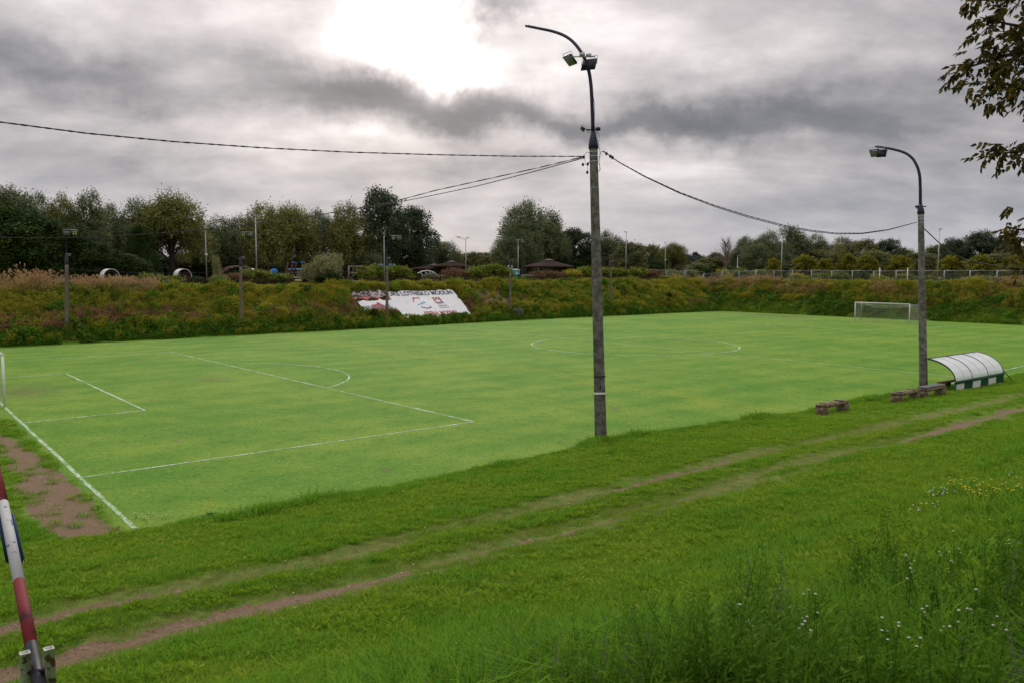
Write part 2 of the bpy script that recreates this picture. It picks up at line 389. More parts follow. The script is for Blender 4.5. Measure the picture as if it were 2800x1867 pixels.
def poly_fn(b):
    P = objcoord(b); n = b.noise(P, 1.2, 3); 
    p = b.n.new('ShaderNodeBsdfPrincipled'); b.put(p.inputs['Base Color'], b.mix(b.step(n, .3, .7), (.80, .85, .88), (.86, .89, .91)))
    p.inputs['Roughness'].default_value = .12; p.inputs['Specular IOR Level'].default_value = .9
    bn = b.n.new('ShaderNodeBump'); bn.inputs['Strength'].default_value = .25; bn.inputs['Distance'].default_value = .05
    b.put(bn.inputs['Height'], b.noise(P, 2.2, 2)); b.l.new(bn.outputs[0], p.inputs['Normal'])
    tr = b.n.new('ShaderNodeBsdfTranslucent'); tr.inputs[0].default_value = (.75, .82, .86, 1)
    m_ = b.n.new('ShaderNodeMixShader'); m_.inputs[0].default_value = .12; b.l.new(p.outputs[0], m_.inputs[1]); b.l.new(tr.outputs[0], m_.inputs[2]); return m_.outputs[0]
M_poly = mat('polycarbonate_sheet', poly_fn)
L_willow = leafmat('willow_leaf', [(0.055, 0.074, 0.030), (0.111, 0.141, 0.059), (0.181, 0.220, 0.102), (0.267, 0.301, 0.152)])
L_olive = leafmat('olive_leaf', [(0.064, 0.078, 0.022), (0.136, 0.158, 0.039), (0.241, 0.246, 0.071), (0.304, 0.298, 0.105)])
L_dark = leafmat('dark_leaf', [(0.025, 0.043, 0.019), (0.048, 0.075, 0.036), (0.081, 0.112, 0.056), (0.163, 0.195, 0.126)], .18)
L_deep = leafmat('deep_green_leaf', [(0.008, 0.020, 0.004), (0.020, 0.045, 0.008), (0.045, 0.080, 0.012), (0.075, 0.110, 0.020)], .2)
L_yellow = leafmat('yellow_green_leaf', [(0.078, 0.091, 0.010), (0.156, 0.169, 0.016), (0.260, 0.234, 0.019), (0.364, 0.299, 0.026)])
L_far = leafmat('far_leaf', [(0.068, 0.094, 0.041), (0.124, 0.144, 0.055), (0.193, 0.201, 0.068), (0.248, 0.230, 0.083)])
L_bluefar = leafmat('distant_leaf', [(.05, .07, .06), (.07, .09, .08), (.09, .11, .09)])
L_silver = leafmat('silver_leaf', [(0.119, 0.132, 0.048), (0.202, 0.209, 0.087), (0.297, 0.297, 0.143), (0.392, 0.374, 0.206)])
L_hedge = leafmat('hedge_leaf', [(0.060, 0.098, 0.014), (0.128, 0.179, 0.020), (0.221, 0.250, 0.037), (0.289, 0.196, 0.060)])
L_rust = leafmat('rusty_shrub_leaf', [(0.090, 0.075, 0.022), (0.150, 0.105, 0.045), (0.225, 0.105, 0.075), (0.255, 0.150, 0.120)])
L_bramble = leafmat('bramble_leaf', [(0.020, 0.057, 0.006), (0.049, 0.122, 0.012), (0.098, 0.211, 0.019), (0.163, 0.293, 0.031)])
L_meadow = leafmat('meadow_leaf', [(0.130, 0.143, 0.018), (0.259, 0.261, 0.028), (0.412, 0.379, 0.041), (0.594, 0.496, 0.068)], .3)
L_brown = leafmat('dry_brown_stem', [(0.133, 0.079, 0.034), (0.245, 0.147, 0.068), (0.367, 0.214, 0.117), (0.513, 0.315, 0.193)], .3)
L_rustw = leafmat('rusty_weed', [(0.097, 0.055, 0.018), (0.194, 0.126, 0.034), (0.253, 0.224, 0.048), (0.272, 0.308, 0.060)], .3)
L_reed = leafmat('tan_reed', [(0.275, 0.183, 0.092), (0.413, 0.268, 0.149), (0.550, 0.366, 0.218), (0.650, 0.451, 0.287)], .3)
L_grass = leafmat('grass_blade', [(.055, .15, .006), (.125, .275, .012), (.215, .37, .02), (.38, .43, .06)], .35)
L_dry = leafmat('worn_grass_blade', [(0.145, 0.166, 0.037), (0.236, 0.237, 0.069), (0.315, 0.285, 0.100), (0.394, 0.321, 0.150)], .3)
L_verge = leafmat('verge_grass', [(0.057, 0.174, 0.011), (0.114, 0.290, 0.018), (0.191, 0.392, 0.023), (0.324, 0.450, 0.033)], .35)
L_weed = leafmat('tall_weed_leaf', [(0.026, 0.075, 0.006), (0.065, 0.163, 0.011), (0.130, 0.250, 0.022), (0.260, 0.388, 0.077)], .35)
L_grey = leafmat('grey_green_leaf', [(.09, .11, .07), (.15, .17, .11), (.21, .23, .16), (.24, .22, .18)], .3)
L_overh = leafmat('overhanging_leaf', [(0.016, 0.023, 0.008), (0.046, 0.046, 0.013), (0.117, 0.085, 0.016), (0.221, 0.143, 0.026)], .35)
L_mull = leafmat('mullein_leaf', [(.05, .12, .02), (.08, .16, .03), (.1, .2, .04)], .3)

# ------------------------------------------------------------------ ground
def steps(*seg):
    out = [seg[0][0]]
    for a, b, st in seg: out += list(np.linspace(a, b, max(1, int(round((b-a)/st)))+1)[1:])
    return np.array(out)
gx = steps((-2500, -300, 550), (-300, -60, 40), (-60, -12, 3), (-12, 0, .25), (0, 24, .25), (24, 60, .5), (60, 120, .5), (120, 170, 5), (170, 400, 46), (400, 3500, 620))
gy = steps((-2500, -300, 550), (-300, -70, 46), (-70, -52, 3), (-52, -42, .5), (-42, -26, .16), (-26, 28, 1.0), (28, 46, .4), (46, 90, 4), (90, 400, 62), (400, 3500, 620))
GX, GY = np.meshgrid(gx, gy, indexing='ij'); GZ = terrain(GX, GY)
nx, ny = len(gx), len(gy)
V = np.stack([GX.ravel(), GY.ravel(), GZ.ravel()], 1)
idx = np.arange(nx*ny).reshape(nx, ny)
Q = np.stack([idx[:-1, :-1], idx[1:, :-1], idx[1:, 1:], idx[:-1, 1:]], -1).reshape(-1, 4)
soil = soilmask(GX, GY).ravel(); wornA = wornmask(GX, GY).ravel()
X_, Y2, Z2 = V.T
pit = (ss(X_, -.6, -.1)*(1-ss(X_, 105.5, 107.5))*(1-ss(Z2, .02, .15))*ss(Y2, verge(X_)-.2, verge(X_)+.3))
wild = np.maximum(ss(Y2, foot(X_)-.3, foot(X_)+.5), ss(X_, 108.5, 109.5))*(Z2 > .05)
# near the far-right foot the slope is mown greener
wild = wild*(1-.85*ss(X_, 107, 109)*(1-ss(Z2, 1.2, 2.4))*(1-ss(Y2, 30, 34)))
wear = np.exp(-((X_-1.6)/1.5)**2-((Y2-1.2)/2.8)**2)*.8+np.exp(-((X_-103)/3.5)**2-((Y2-22)/6)**2)*1.0+np.exp(-((X_-98)/1.5)**2-((Y2-4)/3)**2)*.8+np.exp(-((X_-11)/.8)**2-((Y2-0)/.8)**2)
cq = V[Q].mean(1)
inp = (cq[:, 0] > 0) & (cq[:, 0] < 107) & (cq[:, 1] < foot(cq[:, 0])) & (cq[:, 1] > verge(cq[:, 0])) & (cq[:, 2] < .12)
def sub(mask, name):
    q = Q[mask]; used, inv = np.unique(q, return_inverse=True)
    me = np_mesh(name, V[used], inv.reshape(q.shape), [M_ground], smooth=True,
                 attrs={'soil': soil[used], 'worn': wornA[used], 'pitch': pit[used], 'wild': wild[used], 'wear': wear[used]})
    return link(name, me)
tag(sub(~inp, 'ground'), None, kind='structure')
pitch = tag(sub(inp, 'football_pitch'), None, kind='structure')

def strip(name, P, wd=.10, z=.006, label=None):
    P = [np.array(p[:2], float) for p in P]; D = []
    for a, b in zip(P[:-1], P[1:]):
        n = max(1, int(np.linalg.norm(b-a)/.5)); D += [a+(b-a)*i/n for i in range(n)]
    D.append(P[-1]); D = np.array(D); T = np.gradient(D, axis=0); T /= np.linalg.norm(T, axis=1)[:, None]
    N = np.stack([-T[:, 1], T[:, 0]], 1); k = len(D)
    wj = wd/2*(1+.35*(rng.random(k)-.5)); off = (fbm(D[:, 0]*.6, D[:, 1]*.6, 2)-.5)*.04
    L = D+N*(off+wj)[:, None]; Rr = D+N*(off-wj)[:, None]
    Vv = np.zeros((2*k, 3)); Vv[:k, :2] = L; Vv[k:, :2] = Rr; Vv[:, 2] = z+np.maximum(terrain(Vv[:, 0], Vv[:, 1]), 0)
    Qq = [[i, k+i, k+i+1, i+1] for i in range(k-1)]
    o = link(name, np_mesh(name, Vv, np.array(Qq), [M_line]), pitch)
    if label: o['label'] = label
    return o
strip('goal_line', [(0, -27.4), (0, -21.07), (0, -4.16), (0, 30.0)], .12, .006, 'near left goal line')
strip('penalty_area_line', [(0, -21.0), (15.29, -20.9), (14.12, 18.9), (2.4, 18.94), (0, 18.95)], .12, .009)
strip('goal_area_line', [(0, -9.28), (4.96, -9.14), (4.77, 8.3), (1.2, 8.35), (0, 8.36)], .12, .009)
strip('halfway_line', [(49.3, 31.0), (48.5, .36), (48.3, -14), (48.0, -28.2)], .12, .009)
strip('touchline', [(0, 28.5), (3.5, 28.34), (17.3, 29.5), (30, 30.2), (48.9, 31.2), (66, 32.3), (97, 33.0)], .12, .012, 'far touchline below the weedy embankment')
strip('touchline', [(38.6, -28.3), (44.7, -28.32), (53.9, -27.7), (60, -27.4), (92, -27)], .13, .012, 'near touchline running behind the dugout')
th = np.linspace(0, 2*math.pi, 73)
strip('centre_circle', [(48.5+9.13*math.cos(a), .36+9.13*math.sin(a)) for a in th], .15, .015)
th = np.linspace(-1.03, .98, 26)
strip('penalty_arc', [(10.2+9.1*math.cos(a)*.98, .1+9.0*math.sin(a)) for a in th], .12, .015)
strip('goal_line', [(100, -26), (100, 0), (98, 24.5), (97, 33)], .12, .006, 'far right goal line')
strip('penalty_area_line', [(98, 24.4), (83.8, 23.35), (82.65, -18.06), (99.9, -18.2)], .12, .009)
strip('goal_area_line', [(100, 12.8), (94.6, 12.6), (94.4, -5.4), (100, -5.5)], .12, .009)
th = np.linspace(math.pi-.9, math.pi+.9, 22)
strip('penalty_arc', [(88.9+9.1*math.cos(a), 3+9.1*math.sin(a)) for a in th], .12, .015)

# ------------------------------------------------------------------ clump prototypes + scattering
def rv(n): a = rng.normal(size=(n, 3)); return a/np.linalg.norm(a, axis=1)[:, None]
def leaf_quads(C, D, L, W, S=None):
    n = len(C); D = D/np.linalg.norm(D, axis=1)[:, None]
    S = np.cross(D, rv(n)) if S is None else S; S /= np.linalg.norm(S, axis=1)[:, None]+1e-9
    L = np.broadcast_to(L, (n,))[:, None]; W = np.broadcast_to(W, (n,))[:, None]
    V = np.stack([C, C+D*L*.45+S*W/2, C+D*L, C+D*L*.45-S*W/2], 1).reshape(-1, 3)
    return V, np.arange(4*n).reshape(n, 4)
def blades(n, rad, h0, h1, wd, lean=.35, seg=2):
    """curved grass blades: three triangles each"""
    a = rng.random(n)*2*math.pi; r = np.sqrt(rng.random(n))*rad
    B0 = np.stack([np.cos(a)*r, np.sin(a)*r, np.zeros(n)], 1)
    h = h0+(h1-h0)*rng.random(n); la = rng.random(n)*2*math.pi; le = lean*(.3+rng.random(n))*h
    dr = np.stack([np.cos(la), np.sin(la), np.zeros(n)], 1); sd_ = np.stack([-np.sin(la+rng.normal(size=n)*.8), np.cos(la), np.zeros(n)], 1)
    sd_ /= np.linalg.norm(sd_, axis=1)[:, None]
    W = (wd*(.6+.8*rng.random(n)))[:, None]/2; up_ = np.array([0, 0, 1.])
    mid = B0+up_*(h*.6)[:, None]+dr*(le*.35)[:, None]; tip = B0+up_*(h*(1-.25*lean))[:, None]+dr*le[:, None]
    V = np.stack([B0+sd_*W, B0-sd_*W, mid+sd_*W*.8, mid-sd_*W*.8, tip], 1).reshape(-1, 3)
    o = np.arange(n)[:, None]*5
    return V, np.concatenate([o+[0, 1, 3, 2]]), np.concatenate([o+[2, 3, 4]]), np.repeat(rng.random(n), 5)
def clump_mesh(name, parts, mats):
    """parts: list of (V, quads, tris, tint, material index)"""
    Vs, Qs, Ts, tn, mq, mt = [], [], [], [], [], []; n = 0
    for V_, q, t3, ti, k in parts:
        Vs.append(V_); tn.append(np.broadcast_to(ti, (len(V_),)))
        if q is not None and len(q): Qs.append(q+n); mq.append(np.full(len(q), k))
        if t3 is not None and len(t3): Ts.append(t3+n); mt.append(np.full(len(t3), k))
        n += len(V_)
    F = []; mi = []
    if Qs: F.append(np.concatenate(Qs)); mi.append(np.concatenate(mq))
    if Ts: F.append(np.concatenate(Ts)); mi.append(np.concatenate(mt))
    return np_mesh(name, np.concatenate(Vs), F, mats, np.concatenate(mi), {'tint': np.concatenate(tn)})
def scatter(name, protos, P, scl, pick, label, cat='', tilt=.12, rz=None):
    """one object: every vertex carries an instance of one prototype clump (geometry nodes)"""
    n = len(P); pc = bpy.data.collections.new(name+'_kinds')
    for i, me in enumerate(protos):
        pc.objects.link(bpy.data.objects.new('%s_kind_%02d' % (name, i), me))
    me = bpy.data.meshes.new(name); me.vertices.add(n); me.vertices.foreach_set('co', np.asarray(P, np.float32).ravel())
    rot = np.stack([rng.normal(size=n)*tilt, rng.normal(size=n)*tilt, rng.random(n)*6.283 if rz is None else rz], 1)
    a = me.attributes.new('rot', 'FLOAT_VECTOR', 'POINT'); a.data.foreach_set('vector', rot.astype(np.float32).ravel())
    a = me.attributes.new('scl', 'FLOAT', 'POINT'); a.data.foreach_set('value', np.asarray(scl, np.float32))
    a = me.attributes.new('pick', 'INT', 'POINT'); a.data.foreach_set('value', np.asarray(pick, np.int32))
    o = link(name, me); tag(o, label, kind='stuff')
    g = bpy.data.node_groups.new(name+'_scatter', 'GeometryNodeTree')
    g.interface.new_socket('Geometry', in_out='INPUT', socket_type='NodeSocketGeometry')
    g.interface.new_socket('Geometry', in_out='OUTPUT', socket_type='NodeSocketGeometry')
    gi = g.nodes.new('NodeGroupInput'); go = g.nodes.new('NodeGroupOutput')
    ip = g.nodes.new('GeometryNodeInstanceOnPoints'); ci = g.nodes.new('GeometryNodeCollectionInfo')
    ci.inputs[0].default_value = pc; ci.inputs[1].default_value = True; ci.inputs[2].default_value = True
    def at(nm, ty):
        k = g.nodes.new('GeometryNodeInputNamedAttribute'); k.data_type = ty; k.inputs[0].default_value = nm; return k.outputs[0]
    g.links.new(gi.outputs[0], ip.inputs['Points']); g.links.new(ci.outputs[0], ip.inputs['Instance'])
    ip.inputs['Pick Instance'].default_value = True
    g.links.new(at('pick', 'INT'), ip.inputs['Instance Index']); g.links.new(at('rot', 'FLOAT_VECTOR'), ip.inputs['Rotation'])
    g.links.new(at('scl', 'FLOAT'), ip.inputs['Scale']); g.links.new(ip.outputs[0], go.inputs[0])
    md = o.modifiers.new('scatter', 'NODES'); md.node_group = g
    return o
def on_ground(x, y, dz=0): return np.stack([x, y, terrain(x, y)+dz], 1)
def in_view(P, m=120):
    u, v, z = proj(P); return (z > .5) & (u > -m) & (u < 2352+m) & (v < 1568+3*m)

# --- mown bank grass
gp = []
for k in range(4):
    V_, q, t3, ti = blades(46, .17, .025, .075, .008, .9); gp.append(clump_mesh('turf_clump', [(V_, q, t3, ti, 0)], [L_grass]))
for k in range(2):
    V_, q, t3, ti = blades(38, .17, .012, .035, .007, 1.2); gp.append(clump_mesh('turf_clump', [(V_, q, t3, ti, 0)], [L_dry]))
for k in range(3):   # clover and plantain rosettes
    n = 26; a = rng.random(n)*6.283; D = np.stack([np.cos(a), np.sin(a), .35+.5*rng.random(n)], 1); C = np.stack([np.cos(a)*.08*rng.random(n), np.sin(a)*.08*rng.random(n), .02+.03*rng.random(n)], 1)
    lv, lq = leaf_quads(C, D, .05+.05*rng.random(n), .022); V_, q, t3, ti = blades(20, .15, .03, .08, .008, .8)
    gp.append(clump_mesh('turf_clump', [(lv, lq, None, np.repeat(.5+.5*rng.random(n), 4), 0), (V_, q, t3, ti, 0)], [L_grass]))
for k in range(2):   # longer tufts
    V_, q, t3, ti = blades(60, .14, .06, .15, .009, .9); gp.append(clump_mesh('turf_clump', [(V_, q, t3, ti, 0)], [L_verge]))
def band(n, x0, x1, y0, y1): return x0+(x1-x0)*rng.random(n), y0+(y1-y0)*rng.random(n)
xs, ys = [], []
for n, x0, x1, y0, y1 in [(34000, -8, 10, -44, -28), (21000, 10, 26, -44, -28), (15000, 26, 62, -42, -28.2), (5000, -6, -.3, -30, -8), (14000, -8, 10, -48, -42), (6000, 10, 30, -48, -42)]:
    a, b = band(n, x0, x1, y0, y1); xs.append(a); ys.append(b)
x = np.concatenate(xs); y = np.concatenate(ys)
sm = soilmask(x, y); wm = wornmask(x, y); d = verge(x)-y
keep = (((d > .1) | (x < -.3))) & (rng.random(len(x)) > sm*np.where(y > -28, .95, 1.2)) & (rng.random(len(x)) > wm*.05)
x, y, sm, wm = x[keep], y[keep], sm[keep], wm[keep]
P = on_ground(x, y, -.005); k = in_view(P); P = P[k]; wm = wm[k]; x = x[k]; y = y[k]
n = len(P); nz = fbm(x*.5, y*.5, 3)
pick = rng.integers(0, 4, n)
pick = np.where(rng.random(n) < np.clip(wm*1.1+.06+(nz-.5)*.6, 0, 1), rng.integers(4, 6, n), pick)
pick = np.where((rng.random(n) < .16) & (wm < .4), rng.integers(6, 9, n), pick)
pick = np.where((rng.random(n) < np.clip((fbm(x*.9+50, y*.9, 3)-.56)*3, 0, .7)) & (wm < .3), rng.integers(9, 11, n), pick)
scl = (.8+.7*rng.random(n))*(1-.35*wm)*(1+.4*ss(-y, 40, 44))
scatter('bank_grass', gp, P, scl, pick, 'short mown grass and clover over the near bank and between the wheel ruts')
print('bank grass', n)

mbx = on_y(1381, 1008, -27.2); rbx = on_y(2122, 893, -28.9)
# --- longer verge grass along the pitch edge
vp = []
for k in range(4):
    V_, q, t3, ti = blades(50, .16, .10, .27, .011, .8); vp.append(clump_mesh('verge_tuft', [(V_, q, t3, ti, 0)], [L_verge]))
x = -3+66*rng.random(5200); y = verge(x)-.10-np.abs(rng.normal(size=5200))*.30+.12*np.sin(x*1.7)+(fbm(x*.8, x*0, 3)-.5)*.5
hh = np.clip(.35+1.5*(fbm(x*.55, y*0+3, 3)-.32), .25, 1.15); P = on_ground(x, y, -.01)
P = P[:, :]; scatter('verge_grass', vp, P, hh*(.6+1.1*rng.random(len(x))**2)*1.0, rng.integers(0, 4, len(x)), 'longer lush grass along the near edge of the pitch')

# --- embankment weeds
def bush_clump(n, rad, h, L, W, droop=.0, m=L_bramble, name='weed_clump'):
    u = rv(n); r = rng.random(n)**.45; C = u*r[:, None]*np.array([rad, rad, h/2])+np.array([0, 0, h*.42]); C[:, 2] = np.abs(C[:, 2])
    D = u+rv(n)*.8-np.array([0, 0, droop]); V_, q = leaf_quads(C, D, L*(.6+.8*rng.random(n)), W)
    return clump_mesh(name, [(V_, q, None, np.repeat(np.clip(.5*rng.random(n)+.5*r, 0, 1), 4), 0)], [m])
def stem_clump(ns, rad, h0, h1, m, leafy=0, head=0, hm=None, wd=.02, lean=.3, nl=9, ll=.12, name='weed_clump'):
    V_, q, t3, ti = blades(ns, rad, h0, h1, wd, lean); parts = [(V_, q, t3, ti, 0)]
    tips = V_.reshape(-1, 5, 3); 
    if leafy:
        j = rng.integers(0, ns, ns*nl); f = rng.random(len(j))[:, None]; C = tips[j, 0]*(1-f)+tips[j, 4]*f
        D = rv(len(j))+[0, 0, .5]; lv, lq = leaf_quads(C, D, ll*(.5+rng.random(len(j))), ll*.35); parts.append((lv, lq, None, np.repeat(rng.random(len(j)), 4), 0))
    if head:
        j = rng.integers(0, ns, ns*head); f = .72+.3*rng.random(len(j))[:, None]; C = tips[j, 2]*(1-f)+tips[j, 4]*f+rng.normal(size=(len(j), 3))*.015
        D = rv(len(j))*.7+(tips[j, 4]-tips[j, 2])*2+[0, 0, .3]; lv, lq = leaf_quads(C, D, .09*(.6+rng.random(len(j))), .028); parts.append((lv, lq, None, np.repeat(rng.random(len(j)), 4), 1))
    return clump_mesh(name, parts, [m, hm or m])
wk = [bush_clump(120, .45, .55, .17, .10, m=L_bramble), bush_clump(120, .4, .7, .15, .09, m=L_bramble),          # 0,1 green leafy
      stem_clump(34, .3, .4, .95, L_meadow, 1, 6, L_meadow), stem_clump(38, .3, .3, .8, L_meadow, 1, 4, L_meadow),   # 2,3 goldenrod greens
      stem_clump(40, .35, .35, .85, L_brown, 1, 6, L_brown, .018), stem_clump(46, .35, .3, .7, L_brown, 0, 7, L_brown, .016),  # 4,5 dry brown
      stem_clump(22, .3, .8, 1.7, L_meadow, 0, 16, L_reed, .02, .5), stem_clump(18, .3, .9, 1.9, L_meadow, 0, 18, L_reed, .02, .55),  # 6,7 reeds
      stem_clump(30, .3, .3, .8, L_rustw, 1, 5, L_rustw), bush_clump(110, .4, .5, .13, .06, m=L_hedge),              # 8 rusty, 9 hedge green
      stem_clump(50, .35, .25, .55, L_grass, 0, 0, None, .02, .7)]                                                   # 10 green grass
def weeds(x, y, s, side):
    """s: 0 at the foot, 1 at the crest"""
    n = len(x); z1 = fbm(x*.16+5, y*.3, 4); z2 = fbm(x*.3+40, y*.4+11, 4); z3 = fbm(x*.11+80, y*.2+31, 3); pk = np.full(n, 3)
    r = rng.random(n)
    pk = np.where(r < .5, 2, 3)
    brown = (.9*z1+.42*np.exp(-((s-.36)/.18)**2)*(x < 62)+.18*ss(x, 70, 95)*(side == 0)) > .76
    pk = np.where(brown & (r > .18), np.where(r > .6, 4, 5), pk)
    pk = np.where((z2 > .66) & (r > .45), 8, pk)
    pk = np.where((z3 > .60) & (r > .25) & ~brown, np.where(r > .6, 0, 9), pk)
    ft = s < np.where(side == 0, .17+.12*(z1-.5)-.06*ss(x, 60, 90), .0)
    pk = np.where(ft & (r > .12), np.where(r > .55, 0, 1), pk)
    crest_reed = (side == 0) & (x < 19.0) & (s > .80+.16*(z1-.3)) & ((x < 9.0) | (x > 10.0))
    pk = np.where(crest_reed & (r > .55), np.where(r > .78, 6, 7), pk)
    pk = np.where(s > .97, np.where(r > .88, 5, np.where(r > .35, 3, 10)), pk)
    pk = np.where(crest_reed & (r > .55), np.where(r > .78, 6, 7), pk)
    if side == 1:
        low = s < .38+.25*(z2-.5)
        pk = np.where(low, np.where(r > .25, 10, 9), pk)
        tall = (s > .55) & (fbm(x*.3, y*.13+3, 3) > .60); pk = np.where(tall & (r > .4), np.where(r > .75, 6, 4), pk)
        pk = np.where((s > .35) & (s < .8) & (y < 8) & (r > .5), 8, pk)
        pk = np.where((fbm(x*.4, y*.2+63, 3) > .58) & (s < .6), np.where(r > .4, 0, 9), pk)
    sc_ = (.5+.55*rng.random(n))*(.35+1.35*fbm(x*.55+20, y*.8, 3)); pk = np.where((r > .945) & (s > .1), np.where(r > .972, 1, 0), pk); sc_ = np.where((r > .945), sc_*1.5, sc_); sc_ = np.where((s > .97) & ~crest_reed, sc_*.62, sc_)
    return pk, sc_
AX = []; PK = []; SCL = []
n = 25000; x = -4+113*rng.random(n)**.85; y = foot(x)-.15+9.6*rng.random(n); s = (y-foot(x))/7
ban = [(45.4, 57.6, .12, .84), (40.2, 46.2, .28, .84)]
kp = np.ones(n, bool)
for a, b, c, d_ in ban: kp &= ~((x > a) & (x < b) & (s > c) & (s < d_)); 
kp &= ~((x > 60.2) & (x < 66.4) & (s > .32) & (s < .90) & (rng.random(n) > .13))
x, y, s = x[kp], y[kp], s[kp]; pk, sq = weeds(x, y, np.clip(s, 0, 1), 0); AX.append(on_ground(x, y, -.03)); PK.append(pk); SCL.append(sq)
n = 11000; y = -32+76*rng.random(n); x = 108.8+9.0*rng.random(n); s = (x-109)/6.5; kp = y < 38
x, y, s = x[kp], y[kp], s[kp]; pk, sq = weeds(x, y, np.clip(s, 0, 1), 1); AX.append(on_ground(x, y, -.03)); PK.append(pk); SCL.append(sq)
n = 2600; x = 103+15.5*rng.random(n); y = 33+18*rng.random(n); zz = terrain(x, y); kp = (zz > .15) & ((y > 38) | (x < 109)); x, y, zz = x[kp], y[kp], zz[kp]
pk, sq = weeds(x, y, np.clip(zz/5.0, 0, 1), 1); pk = np.where((zz < 2.6) & (rng.random(len(x)) < .5), 0, pk); AX.append(on_ground(x, y, -.03)); PK.append(pk); SCL.append(sq)
P = np.concatenate(AX); pk = np.concatenate(PK); sq = np.concatenate(SCL)
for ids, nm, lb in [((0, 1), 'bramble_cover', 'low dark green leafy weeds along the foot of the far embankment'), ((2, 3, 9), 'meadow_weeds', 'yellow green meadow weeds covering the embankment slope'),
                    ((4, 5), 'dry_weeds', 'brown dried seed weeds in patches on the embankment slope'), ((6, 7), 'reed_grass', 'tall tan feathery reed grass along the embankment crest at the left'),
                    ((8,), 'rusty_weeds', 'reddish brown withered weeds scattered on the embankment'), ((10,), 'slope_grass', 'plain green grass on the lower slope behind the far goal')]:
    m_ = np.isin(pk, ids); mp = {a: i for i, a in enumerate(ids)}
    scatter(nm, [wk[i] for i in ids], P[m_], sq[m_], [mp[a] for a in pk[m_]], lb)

# --- tall foreground weeds on the near bank
def herb(h, nl, ll, lw, m, top=0):
    """one leafy stem with alternate leaves"""
    V_, q, t3, ti = blades(1, .005, h, h, .009, .18); b0, tp = V_[0], V_[4]
    f = np.sort(rng.random(nl))*.95+.05; C = b0+(tp-b0)*f[:, None]; a = np.arange(nl)*2.4+rng.random(nl)
    D = np.stack([np.cos(a), np.sin(a), .55+.4*rng.random(nl)], 1); lv, lq = leaf_quads(C, D, ll*(1.2-f*.75), lw*(1.2-f*.7))
    return [(V_, q, t3, ti*.5, 0), (lv, lq, None, np.repeat(.25+.6*rng.random(nl)*(.5+.5*f), 4), 0)]
def herb_clump(ns, rad, h0, h1, nl, ll, lw, m):
    parts = []
    for i in range(ns):
        off = np.array([*(rng.normal(size=2)*rad), 0]); le = rng.normal(size=2)*.11
        for p_ in herb(h0+(h1-h0)*rng.random(), nl, ll, lw, m):
            v = p_[0]+off; v[:, :2] += le*v[:, 2:3]; parts.append((v, *p_[1:]))
    return clump_mesh('herb_clump', parts, [m])
hp = [herb_clump(9, .10, .35, .75, 42, .054, .018, L_weed) for _ in range(4)]+[herb_clump(8, .11, .3, .65, 50, .034, .011, L_grey) for _ in range(2)]
tallg = []
for k in range(4):
    V_, q, t3, ti = blades(60, .12, .2, .5, .009, .9); tallg.append(clump_mesh('tall_grass_tuft', [(V_, q, t3, ti, 0)], [L_verge]))
n = 11000; rr = 3.6+8.5*rng.random(n)**.85; aa = YAW+(rng.random(n)-.42)*1.5
x = CX+rr*np.sin(aa); y = CY+rr*np.cos(aa); P = on_ground(x, y, -.02)
def vtop(u): return np.interp(u, [-200, 500, 900, 1200, 1500, 1700, 1850, 2000, 2150, 2352, 2700], [1850, 1660, 1520, 1450, 1390, 1310, 1235, 1205, 1200, 1180, 1150])
T_ = P.copy(); T_[:, 2] += .30+.42*ss(proj(P)[0], 1300, 1900); u, v, z = proj(T_); ub, vb, zb = proj(P)
kp = (z > 1.5) & (v > vtop(u)+40*rng.random(n)) & (y < -38.5)
P, u, v = P[kp], u[kp], v[kp]; n = len(P)
nn = fbm(P[:, 0]*.9, P[:, 1]*.9, 3); pk = rng.integers(0, 4, n)
pk = np.where((u < 1480) & (rng.random(n) < .35), rng.integers(4, 6, n), pk); pk = np.where(rng.random(n) < .06, 4, pk)
isg = ((v > 1480-(u-1500)*.12) & (u > 1500) & (rng.random(n) < .85)) | (rng.random(n) < .42)
thin = rng.random(n) < np.where(isg, .95, np.clip((nn-.36)*3.6, .05, .7)*(.8+.2*ss(u, 1300, 1700)))
scatter('tall_weeds', hp, P[thin & ~isg], ((.72+.6*rng.random(n))*(.6+.4*ss(u, 1200, 1800)))[thin & ~isg], pk[thin & ~isg], 'tall leafy weeds growing on the near bank at the bottom of the picture')
scatter('tall_grass', tallg, P[thin & isg], (.6+.6*rng.random(n))[thin & isg], rng.integers(0, 4, n)[thin & isg], 'long dark green grass among the near weeds')
print('weeds', n)

b_ = MB(); b_.add([(.5, 0, 0), (-.3, .45, 0), (-.35, -.4, 0), (.05, .02, .45), (.1, .4, .2)], [], [[0, 4, 3], [4, 1, 3], [1, 2, 3], [2, 0, 3], [0, 1, 4]])
M_stone = worn('pale_stone', (.24, .18, .13), (.42, .36, .29), 5, .9)
n = 30000; x = -6+66*rng.random(n); y = np.where(rng.random(n) < .5, -34.55, -36.75)+rng.normal(size=n)*.4; x2 = -3+3*rng.random(6000); y2 = -28+18*rng.random(6000)
x = np.concatenate([x, x2]); y = np.concatenate([y, y2]); kp = rng.random(len(x)) < soilmask(x, y); x, y = x[kp], y[kp]
scatter('gravel', [b_.mesh('stone', M_stone)], on_ground(x, y, -.003), .012+.035*rng.random(len(x))**4+.01, np.zeros(len(x)), 'small stones and clods on the bare soil of the track and behind the goal line', tilt=.4)
q_ = []  # tufts added to darken the bases of the two near poles
for cx_, cy__, rr_ in ((mbx[0], mbx[1], .42), (rbx[0], rbx[1], .45)):
    a = rng.random(60)*6.283; q_.append(np.stack([cx_+np.cos(a)*rr_*(.7+.5*rng.random(60)), cy__+np.sin(a)*rr_*(.7+.5*rng.random(60))], 1))
